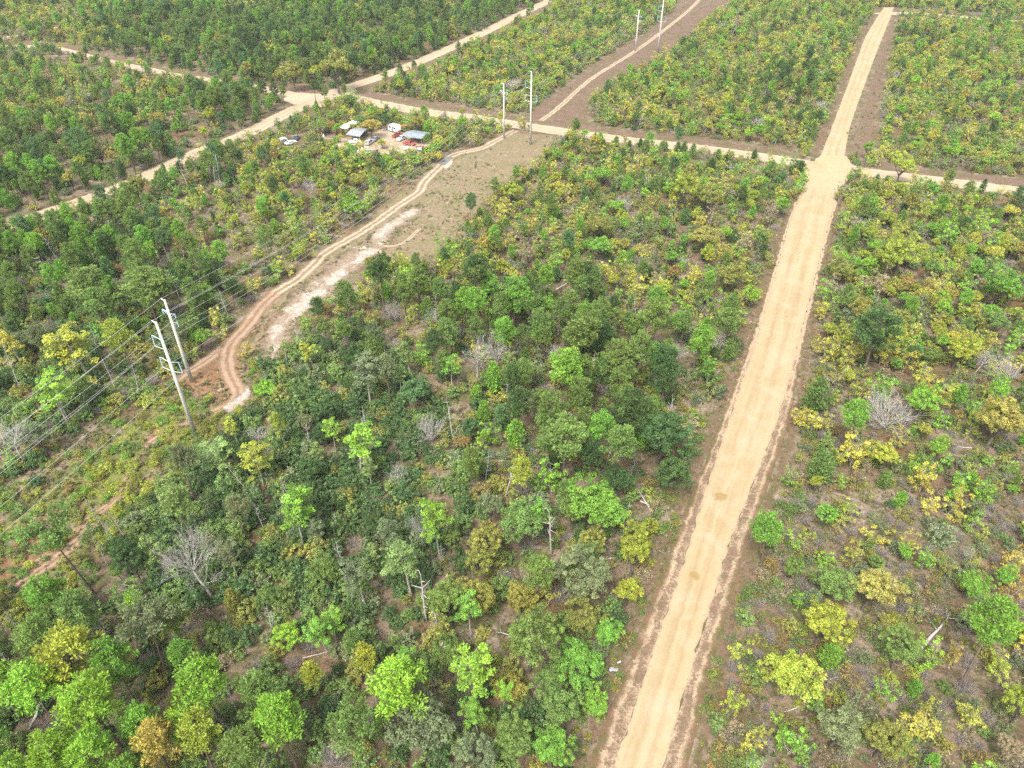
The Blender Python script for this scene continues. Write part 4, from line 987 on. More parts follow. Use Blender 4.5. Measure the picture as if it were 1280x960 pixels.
# --- plants one can point at in the photo, each where it stands
BIG_BARE = at('leafless_tree', 1113, 512, 64, 'mid green', 'large fan-shaped bare grey tree against a lime-green crown, east of the sand road', near='the large fan-shaped bare tree')
at('oak_tree', 1151, 503, 42, 'lime', 'lime-green rounded tree touching the large fan-shaped bare grey tree', near='the lime tree beside the fan-shaped bare tree')
at('oak_tree', 749, 637, 76, 'bright green', 'bright green broad oak nearest the bend of dark forest edge beside the main road', near='the bright green broad oak by the road')
at('oak_tree', 793, 690, 46, 'yellow-green', 'yellow-green upright oak overhanging the road verge below the bright green broad oak', near='the yellow-green oak on the verge', h=9)
at('oak_tree', 785, 738, 38, 'yellow-green', 'smaller yellow-green oak merged into the foot of the upright yellow-green verge oak', h=6)
at('oak_tree', 816, 660, 22, 'yellow-green', 'small rounded yellow-green oak at the very edge of the verge beside a fallen pale stick')
at('maple_tree', 507, 690, 56, 'pale green', 'pale-trunked light green maple in the dark swamp, right above the broken grey snag', near='the light green maple above the grey snag')
at('maple_tree', 546, 645, 42, 'lime', 'tall narrow lime-green maple with two trunks among grey bare branches', near='the tall narrow lime maple', h=14)
at('maple_tree', 587, 760, 38, 'bright green', 'bright green narrow tree with reddish litter at its foot, left of centre bottom')
at('oak_tree', 651, 746, 46, 'olive', 'olive feathery oak beside the two grey leafless bushes near the road forest')
at('pine_tree', 488, 862, 78, 'lime', 'large round lime-green pine beside a small blackish-green bush', near='the large round lime pine')
at('maple_tree', 591, 832, 58, 'lime', 'lime-green maple with forked pale trunk right of the bare grey brush', near='the lime maple with the forked pale trunk')
at('maple_tree', 629, 862, 28, 'lime', 'slim lime-green maple just right of the lime maple with the forked trunk')
at('maple_tree', 597, 894, 34, 'bright green', 'small bright maple directly below the lime maple with the forked trunk', h=7)
at('bare_bush', 544, 862, 46, 'mid green', 'spreading bare grey brush between the round lime pine and the forked lime maple', near='the bare grey brush')
at('oak_tree', 651, 650, 72, 'mid green', 'mid-green broad oak left of the bright green broad oak beside the road')
at('oak_tree', 608, 680, 50, 'olive', 'olive oak between the tall narrow lime maple and the mid-green broad oak')
at('bare_bush', 659, 681, 36, 'mid green', 'round pale grey leafless bush under the mid-green broad oak')
at('bare_bush', 700, 746, 42, 'mid green', 'grey leafless bush in red litter left of the dull green oak')
at('oak_tree', 734, 728, 74, 'grey-green', 'dull grey-green oak left of the yellow-green oak on the road verge', near='the dull grey-green oak')
at('oak_tree', 662, 800, 74, 'mid green', 'big mid-green oak with a pointed top, in the middle of the lower forest', h=11)
at('oak_tree', 726, 825, 68, 'bright green', 'bright green oak leaning over the dumped white plastic', near='the oak over the dumped plastic')
at('bare_bush', 420, 945, 58, 'mid green', 'wide pale bare brush at the bottom edge under the dull oaks')
at('oak_tree', 527, 908, 92, 'grey-green', 'widest dull green oak at the bottom edge, below the bare grey brush')
standing('dead_trunk', (533, 776), (532, 716), label='broken grey snag with bleached roots below the light green maple', near='the broken grey snag')
standing('dead_trunk', (551, 840), (549, 799), label='short grey snag standing in the bare grey brush')
standing('dead_trunk', (632, 620), (637, 575), label='white branched dead tree standing in open red litter', near='the white branched dead tree')
standing('dead_trunk', (689, 692), (691, 638), label='slim dead trunk with a reddish broken top beside the mid-green broad oak')
at('maple_tree', 469, 690, 20, 'pale green', 'thin little maple left of the light green maple above the grey snag')
at('bare_bush', 441, 679, 22, 'mid green', 'small round grey leafless crown in dark bushes left of the light green maple')
at('bare_tree', 524, 652, 30, 'mid green', 'spindly bare grey tree against the tall narrow lime maple', h=9)
at('maple_tree', 443, 548, 50, 'lime', 'bright lime maple with long pale trunk in the dark swamp, right of a thinner one', near='the bright lime maple in the swamp', h=13)
at('maple_tree', 414, 536, 24, 'lime', 'thin lime maple standing against the left side of the bright swamp maple')
at('leafless_tree', 538, 537, 42, 'mid green', 'white-grey bare tree with many fine branches in the middle of the dark swamp', near='the white-grey bare swamp tree')
at('bare_tree', 596, 437, 36, 'mid green', 'tall purple-grey bare tree, left one of two above the dark bushes', h=10, near='the two tall bare trees')
at('bare_tree', 615, 432, 26, 'mid green', 'tall brown-grey bare tree, right one of two above the dark bushes', h=11)
at('bare_tree', 704, 440, 30, 'mid green', 'small pale bare tree standing in the tops of bright green pines')
at('young_pine', 628, 519, 28, 'blue-green', 'single blue-green pointed young pine amid the forest, below the two tall bare trees', near='the blue-green pointed pine', h=6)
for x, y, w, t, lb in ((777, 551, 44, 'mid green', 'round clump-crowned pine above the bright green broad oak by the road'), (713, 463, 50, 'bright green', 'bright pine in front of the small pale bare tree'), (723, 411, 54, 'mid green', 'wide mid-green pine behind the small pale bare tree'),
        (774, 447, 50, 'mid green', 'bushy mid-green pine right of the small pale bare tree'), (836, 451, 44, 'dark green', 'dark tall pine close to the main road halfway up the forest'), (709, 551, 62, 'mid green', 'large pine with a long visible dark trunk over red litter'),
        (691, 512, 40, 'mid green', 'mid-green pine just behind the large pine with the long dark trunk'), (781, 501, 50, 'dark green', 'dark pine between the dark roadside pine and the round clump-crowned pine'),
        (474, 336, 34, 'dark green', 'lone dark pine standing at the edge of the dry clearing beside white sand'), (432, 370, 34, 'mid green', 'thin pine at the clearing edge left of the lone dark pine'), (520, 347, 28, 'mid green', 'pine right of the lone dark pine at the clearing edge'),
        (590, 336, 42, 'dark green', 'dark pine clump at the near end of the dry clearing'), (641, 368, 42, 'bright green', 'bright green pine right of the dark clump at the clearing end'),
        (71, 821, 76, 'yellow-green', 'large yellow-green pine, broadest in the lower left corner group'), (116, 877, 70, 'lime', 'lime-green tufted pine just below the broadest lower left pine'), (34, 862, 60, 'lime', 'lime pine cut by the picture edge beside a leaning bare trunk'),
        (255, 858, 62, 'lime', 'lime-green pine right above the olive-gold pine'), (221, 814, 32, 'bright green', 'small bright pine above the lime pine near the olive-gold one'), (245, 922, 56, 'yellow-green', 'yellow-green round pine right beside the olive-gold pine'),
        (186, 930, 56, 'golden', 'olive-gold pine at the bottom edge between two greener pines'), (352, 907, 66, 'lime', 'lime tufted pine beside the blackish-green bush at bottom'), (107, 941, 56, 'lime', 'lime pine at the bottom edge left of the olive-gold pine'),
        (82, 770, 50, 'mid green', 'mid-green pine above the broadest lower left pine'), (150, 417, 38, 'yellow-green', 'yellow-green pine right of the pale maple, left of the nearest power pole'), (178, 352, 58, 'mid green', 'mid-green pine group-leader above the nearest power pole'),
        (110, 356, 52, 'mid green', 'mid-green pine left of the one above the nearest power pole'), (122, 376, 40, 'mid green', 'smaller pine between two mid-green pines above the pale maple')):
    at('pine_tree', x, y, w, t, lb, near={'lone dark pine standing at the edge of the dry clearing beside white sand': 'the lone dark clearing pine', 'large pine with a long visible dark trunk over red litter': 'the large pine with the dark trunk', 'dark tall pine close to the main road halfway up the forest': 'the dark roadside pine', 'olive-gold pine at the bottom edge between two greener pines': 'the olive-gold pine', 'large yellow-green pine, broadest in the lower left corner group': 'the broadest lower left pine', 'mid-green pine group-leader above the nearest power pole': 'the pine above the nearest power pole'}.get(lb))
at('oak_tree', 828, 540, 74, 'dark green', 'broad dark oak casting gloom over the road edge, widest of the roadside dark crowns', near='the broad dark roadside oak')
at('oak_tree', 845, 590, 54, 'dark green', 'dark oak touching the sand road just below the widest dark crown'); at('oak_tree', 774, 600, 44, 'dark green', 'dark low oak below the round clump-crowned pine')
at('oak_tree', 750, 309, 32, 'bright green', 'vivid green egg-shaped little tree below an olive round one in the mixed scrub', near='the vivid green egg-shaped tree'); at('oak_tree', 748, 279, 38, 'olive', 'round olive-yellow oak right behind the vivid green egg-shaped tree')
at('oak_tree', 770, 256, 24, 'lime', 'lime-yellow small oak right behind the round olive-yellow oak'); at('oak_tree', 753, 216, 26, 'bright green', 'bright green round oak near the cross road above the olive-yellow oak')
at('oak_tree', 858, 238, 40, 'yellow-green', 'large yellow-green round oak below the cross road, left of an olive twin', near='the yellow-green twin oak'); at('oak_tree', 887, 240, 42, 'olive', 'large olive round oak below the cross road, right of a yellow-green twin')
at('oak_tree', 880, 296, 36, 'golden', 'golden-olive oak halfway between the twin oaks and the road bend'); at('oak_tree', 640, 240, 28, 'yellow-green', 'yellow-green oak at the edge of the dry clearing'); at('oak_tree', 912, 345, 40, 'olive', 'olive oak at the forest edge beside the main road above the dark roadside oaks')
at('scrub_oak', 799, 357, 22, 'yellow', 'lemon-yellow sapling alone in brown litter above the dark roadside pine'); at('maple_tree', 457, 462, 46, 'grey-green', 'grey-green tree with a thick white trunk over the dark swamp bushes', near='the grey-green tree with the white trunk', h=12)
at('maple_tree', 510, 437, 26, 'pale green', 'slender pale tree right of the grey-green tree with the white trunk'); at('oak_tree', 518, 487, 46, 'blue-green', 'blue-green soft round bay tree right of the grey-green tree')
at('oak_tree', 580, 551, 24, 'orange-brown', 'orange-brown leafed small tree right of the white-grey bare swamp tree'); at('oak_tree', 605, 614, 28, 'orange-brown', 'brown leafed small tree left of the white branched dead tree')
at('bare_bush', 754, 487, 26, 'mid green', 'grey twiggy bush between pines left of the dark roadside pine'); at('bare_bush', 664, 566, 22, 'mid green', 'white-grey twig bush left of the large pine with the dark trunk')
at('bare_tree', 535, 395, 22, 'mid green', 'tiny white dead tree above the slender pale tree'); at('bare_bush', 490, 390, 44, 'mid green', 'wide purple-grey leafless thicket below the lone dark clearing pine'); at('bare_bush', 428, 298 + 60, 20, 'mid green')
at('maple_tree', 366, 634, 52, 'lime', 'bright lime maple with a long trunk, lowest of the three swamp maples', near='the lowest lime swamp maple', h=13)
at('bare_tree', 244, 694, 64, 'mid green', 'large pale bare tree with twisting limbs above the lower left pines', near='the large pale bare tree', h=13)
at('flat_topped_pine', 77, 668, 68, 'mid green', 'flat-topped green pine on a long leaning dark trunk over the clay patch', near='the flat-topped pine', h=16)
standing('thin_leafless_tree', (150, 690), (114, 620), label='tall bleached dead trunk, right one of the pair beside the flat-topped pine'); standing('thin_leafless_tree', (135, 707), (106, 655), label='bleached dead trunk, left one of the pair beside the flat-topped pine')
at('pine_tree', 221, 626, 42, 'pale green', 'pale thin-crowned pine above the large pale bare tree'); at('pine_tree', 296, 637, 30, 'grey-green', 'grey thin pine right of the large pale bare tree')
at('flat_topped_pine', 176, 784, 70, 'grey-green', 'dull grey-green pine with a long dark leaning trunk below the large pale bare tree', h=14)
at('oak_tree', 360, 795, 42, 'lime', 'lime round oak above the fallen white branches, right of the lower left pines', near='the lime round oak'); at('evergreen_bush', 412, 885, 28, 'dark green', 'small blackish-green glossy bush left of the large round lime pine', near='the blackish-green bush'); at('young_pine', 290, 750, 24, 'olive', 'narrow olive conical tree right of the large pale bare tree', h=6)
at('bare_bush', 139, 802, 26, 'mid green', 'grey twiggy bush among the lower left pines'); at('bare_bush', 68, 907, 54, 'mid green', 'brownish leafless thicket in the lower left corner'); at('bare_bush', 367, 829, 30, 'mid green', 'bare bush beside the fallen white branch under the lime round oak')
standing('dead_trunk', (37, 911), (47, 853), label='leaning bare trunk in the lower left corner thicket'); lying((22, 917), (75, 952), 'thick fallen grey trunk in the lower left corner'); lying((379, 823), (412, 816), 'short white fallen branch under the lime round oak')
at('maple_tree', 92, 427, 60, 'yellow-green', 'pale yellow-green maple left of the nearest power pole, on several grey trunks', near='the pale maple left of the power pole', h=13); at('maple_tree', 65, 488, 48, 'lime', 'bright lime maple with twin grey trunks below the pale maple', h=12); at('maple_tree', 12, 424, 26, 'yellow', 'yellowish maple cut by the left picture edge')
at('bare_tree', 10, 540, 44, 'mid green', 'pale bare tree at the left picture edge under the wires', h=10); at('oak_tree', 331, 485, 34, 'lime', 'lime round shrub at the bend of the clay track beside white sand', near='the lime shrub at the track bend', h=4.5)
at('maple_tree', 269, 569, 46, 'pale green', 'pale green wispy tree just below the nearest power pole', h=9); at('maple_tree', 319, 571, 44, 'yellow-green', 'yellow-green wispy tree right of the one below the power pole', h=9); standing('thin_leafless_tree', (312, 617), (276, 578), label='white leaning dead trunk in bushes below the nearest power pole'); at('bare_tree', 322, 537, 22, 'mid green', 'small grey bare tree below the lime shrub at the track bend', h=5)
# the scrub east of the road
at('pine_tree', 966, 664, 44, 'bright green', 'single bushy green pine standing closest to the east shoulder of the road', near='the pine on the east shoulder', h=11); at('oak_tree', 1034, 645, 30, 'bright green', 'small bright green oak with a yellow sapling at its side', near='the small bright oak with the yellow sapling')
for x, y, w, t, lb in ((1050, 652, 16, 'yellow', 'yellow sapling touching the small bright green oak'), (1096, 662, 26, 'yellow', 'yellow-cream sapling right of the small bright green oak'), (1137, 673, 26, 'yellow', 'lemon-yellow sapling left of the grey-green round bush'), (1161, 622, 30, 'yellow', 'thin pale yellow sapling above the grey-green round bush'), (1268, 694, 32, 'golden', 'golden sapling at the right picture edge right of the grey-green round bush'),
        (1150, 902, 46, 'yellow', 'cluster-leaved yellow sapling right of the olive oak at bottom right'), (1221, 896, 30, 'yellow', 'upright yellow sapling beside bare grey branches at bottom right'), (1109, 856, 26, 'lime', 'lime-yellow sapling below the green scrub left of the fallen pale trunk'), (1021, 879, 20, 'lime', 'lime sapling tucked against the largest yellow-green oak'), (1169, 821, 32, 'lime', 'lime sapling at the foot of the fallen pale trunk'), (1270, 735, 28, 'golden', 'golden small tree at the right picture edge'),
        (1018, 524, 22, 'yellow', 'yellow sapling by the road, left of its twin, below the fan-shaped bare tree'), (1034, 523, 20, 'yellow', 'yellow sapling by the road, right of its twin, left of the fan-shaped bare tree'), (1182, 490, 30, 'yellow', 'loose golden-yellow sapling right of the lime tree by the fan-shaped bare tree'), (1072, 560, 36, 'yellow', 'yellow slanting sapling below the fan-shaped bare tree'), (1136, 441, 32, 'yellow', 'yellow sapling cluster above the fan-shaped bare tree'), (1037, 432, 28, 'yellow', 'bright yellow-green sapling at the road edge above the twin yellow saplings'), (1044, 464, 24, 'golden', 'golden sapling directly above the twin yellow saplings'),
        (992, 926, 36, 'lime', 'lime sapling at the bottom edge under the largest yellow-green oak'), (940, 922, 24, 'yellow', 'pale yellow sapling at the bottom edge close to the road')):
    at('scrub_oak', x, y, w, t, lb)
for x, y, w, t, lb, nr, h in ((1045, 724, 58, 'mid green', 'mid-green leafy oak left of the orange-yellow oak', 'the mid-green leafy oak', None), (1090, 735, 58, 'golden', 'large orange-yellow oak in the middle of the eastern scrub', 'the large orange-yellow oak', 7.5), (1030, 784, 64, 'yellow-green', 'yellow-olive oak between the orange-yellow oak and the largest yellow-green oak', None, None),
        (989, 840, 78, 'yellow-green', 'largest yellow-green oak right of the lower road', 'the largest yellow-green oak', 9), (1049, 911, 66, 'grey-green', 'dark grey-green dome-shaped oak at bottom right of the largest yellow-green oak', 'the dome-shaped grey-green oak', None), (1105, 926, 56, 'olive', 'olive-yellow oak at the bottom edge right of the dome-shaped one', None, None), (1127, 814, 52, 'mid green', 'mid-green loose oak at the foot of the fallen pale trunk', None, None),
        (1217, 727, 42, 'bright green', 'green oak near the right edge above the sparse pine', None, None), (1253, 358, 52, 'bright green', 'vivid green spreading oak near the right picture edge', 'the vivid green spreading oak', None), (1250, 526, 64, 'golden', 'large golden-brown oak at the right picture edge', 'the large golden-brown oak', None), (1108, 570, 36, 'yellow-green', 'yellow-green round oak below the fan-shaped bare tree', None, None), (1200, 438, 40, 'yellow-green', 'yellow-green topped oak left of two bare grey trees', None, 7),
        (1122, 322, 52, 'yellow-green', 'yellow-green rounded oak in the scrub right of the crossroads road', None, None), (1051, 340, 28, 'olive', 'olive round oak beside the road below the crossroads', 'the olive roadside oak', None), (1076, 390, 28, 'olive', 'olive-yellow oak behind the dark green eastern pine', None, None), (1246, 404, 34, 'mid green', 'mid-green oak below the vivid green spreading oak', None, None), (1130, 207, 34, 'yellow-green', 'yellow-green oak overlapping the cross road right of the crossroads', 'the yellow-green oak on the cross road', None),
        (420, 80, 48, 'olive', 'large round olive oak at the far junction before the dark pines', 'the round olive oak at the far junction', None), (364, 88, 34, 'olive', 'smaller olive oak left of the round one at the far junction', None, None), (440, 262, 30, 'lime', 'lime-green oak beside the pale track in the yellow scrub', 'the lime oak beside the pale track', None), (463, 157, 26, 'golden', 'round yellow-olive oak between the shed and the camper', 'the round oak in the yard', 7), (477, 178, 14, 'yellow-green', 'small yellow-green oak in front of the silver estate car', None, 3.5), (549, 180, 20, 'yellow-green', 'yellow-green oak at the right end of the large carport', None, None)):
    at('oak_tree', x, y, w, t, lb, near=nr, h=h)
at('evergreen_bush', 1176, 671, 34, 'grey-green', 'grey-green round bush in open pinkish litter', near='the grey-green round bush'); at('pine_tree', 1244, 795, 60, 'bright green', 'sparse green pine with a dark leaning trunk near the right edge', near='the sparse right-edge pine'); at('pine_tree', 1101, 407, 56, 'dark green', 'dense dark green pine, tallest in the eastern scrub', near='the dense dark eastern pine'); at('pine_tree', 1067, 521, 34, 'bright green', 'small green pine left of the fan-shaped bare tree')
at('young_pine', 1021, 492, 32, 'mid green', 'mid-green young pine by the road above the twin yellow saplings'); at('young_pine', 1030, 581, 34, 'mid green', 'mid-green young pine below the twin yellow saplings', h=7); at('young_pine', 1000, 207, 17, 'dark green', 'small dark pine at the very corner of the crossroads', near='the dark corner pine', h=4.5); at('pine_tree', 391, 108, 15, 'dark green', 'thin lone pine standing against the pale far junction', h=10); at('pine_tree', 404, 112, 13, 'mid green', 'second thin pine against the pale far junction, nearer the road', h=8)
at('leafless_tree', 1260, 464, 42, 'mid green', 'white-grey bare tree near the right edge below the vivid oak'); at('bare_tree', 1228, 446, 26, 'mid green', 'purple-grey bare tree left of the white-grey one near the right edge', h=6)
for x, y, w, lb in ((949, 754, 20, 'grey leafless bush just off the east shoulder'), (914, 855, 24, 'pale grey leafless bush by the lower road'), (1210, 859, 40, 'bleached bare branches beside the upright yellow sapling'), (1127, 761, 26, 'small bleached bush under the orange-yellow oak'), (1007, 649, 22, 'small grey twig bush left of the small bright green oak'), (395, 171, 14, 'grey bare bush beside the sandy drive'), (205 + 175, 232, 18, 'grey bare thicket in the yellow scrub left of the lime oak')): at('bare_bush', x, y, w, 'mid green', lb)
at('bare_tree', 384, 230, 15, 'mid green', 'tall narrow grey bare tree in the yellow scrub below the yard', h=8); at('bare_tree', 1022, 128, 22, 'mid green', 'grey-white bare tree near the road before the crossroads corner', h=5); at('bare_tree', 948, 150, 18, 'mid green', 'grey bare tree at the forest edge behind the cross road', h=5); at('bare_tree', 640, 103, 24, 'mid green', 'pale grey bare tree behind the slim pole at the cross road', h=5)
lying((1150, 813), (1186, 766), 'pale fallen trunk with a broken tip in the eastern scrub', near='the fallen pale trunk'); lying((800, 627), (834, 643), 'white fallen stick at the verge beside the dark oaks'); lying((688, 533), (715, 516), 'fallen grey log on red litter by the large pine'); lying((739, 655), (748, 645), 'short pale log left of the yellow-green verge oak'); lying((690, 366), (712, 354), 'pale fallen log in the mixed scrub below the egg-shaped tree')
for a, b in (((942, 843), 28), ((899, 904), 26), ((932, 772), 24)): at('evergreen_bush', a[0], a[1], b, 'mid green')
for x, y, w, t in ((700, 885, 60, 'mid green'), (690, 940, 56, 'bright green'), (640, 925, 60, 'mid green'), (745, 880, 40, 'bright green'), (600, 945, 60, 'grey-green'), (725, 775, 46, 'olive'), (640, 860, 44, 'olive'), (690, 850, 50, 'mid green'), (760, 790, 40, 'bright green')): at('oak_tree', x, y, w, t)
for x, y, w, t in ((320, 860, 50, 'mid green'), (450, 905, 60, 'mid green'), (300, 940, 60, 'mid green'), (170, 900, 44, 'bright green'), (30, 800, 50, 'mid green'), (215, 770, 40, 'mid green'), (60, 940, 56, 'lime'), (140, 830, 50, 'bright green')): at('pine_tree', x, y, w, t)
for x, y, w, t, hh in ((425, 172, 9, 'yellow', 3), (434, 180, 10, 'lime', 3.2), (447, 200, 14, 'yellow-green', 3.5), (470, 199, 14, 'olive', 3.5), (486, 199, 13, 'lime', 3.5), (514, 197, 14, 'mid green', 3.6), (528, 200, 14, 'yellow-green', 3.6), (541, 194, 13, 'yellow-green', 4), (549, 195, 11, 'yellow', 3.5), (410, 180, 13, 'mid green', 3.5), (380, 184, 13, 'grey-green', 3), (448, 150, 16, 'mid green', 6), (480, 150, 18, 'dark green', 6), (520, 152, 20, 'olive', 6), (400, 155, 24, 'mid green', 6), (420, 146, 24, 'mid green', 7)): at('oak_tree', x, y, w, t, h=hh)
for b_, t_, lb in (((91, 535), (66, 493), 'thin pale trunk leaning under the bright lime maple left of the power pole'), ((27, 797), (1, 760), 'grey trunk leaning out of the left picture edge above the lime pines'), ((151, 468), (137, 444), 'short pale stick trunk between the pale maple and the nearest power pole'), ((20, 842), (-4, 812), 'thin trunk leaning at the left picture edge beside the broadest lower left pine'), ((232, 330), (224, 300), 'thin dark dead trunk in the brown gap of the left woods'), ((262, 325), (240, 292), 'leaning dead trunk beside the brown gap of the left woods')): standing('thin_leafless_tree', b_, t_, label=lb)
N_HAND = len(PLANTS)

# --- the rest of the woods, thinned and mixed block by block: (kind, per 100 m2, scale from, to, tones)
G_ = {'mid green': 3, 'dark green': 2, 'bright green': 1}
YG = {'yellow-green': 6.5, 'lime': 3.0, 'yellow': 2.0, 'tan': .5, 'olive': 2.6, 'golden': .6, 'bright green': 2.6, 'mid green': 3, 'orange-brown': .35}
SAP = {'tan': 1.6, 'grey-green': 1.2, 'yellow': 4, 'lime': 4.5, 'yellow-green': 5, 'golden': .9, 'olive': 2.4, 'orange-brown': .4, 'mid green': 2.5}
BU = {'tan': .9, 'grey-green': 3, 'olive': 3, 'mid green': 3, 'yellow-green': 1, 'orange-brown': .8, 'dark green': 1}
PN = {'mid green': 6, 'dark green': 1, 'blue-green': 1.2, 'bright green': 2}
DK = {'dark green': 5, 'mid green': 4, 'blue-green': 1, 'grey-green': 1, 'olive': .8}
def scrub(f=1.0, pine=.35, oak=.55, dark=0.0):
    return [('oak_tree', oak * 1.5 * f, .32, .72, YG), ('pine_tree', pine * .3 * f, .45, .7, PN), ('young_pine', pine * .8 * f, .5, 1.05, PN), ('scrub_oak', 2.4 * f, .6, 1.35, SAP), ('evergreen_bush', .8 * f, .5, .95, BU), ('bare_bush', .7 * f, .6, 1.35, {'olive': 1}), ('bare_tree', .03 * f, .5, .8, {'olive': 1}), ('scrub_bush', 4.6 * f, .6, 1.5, BU)]
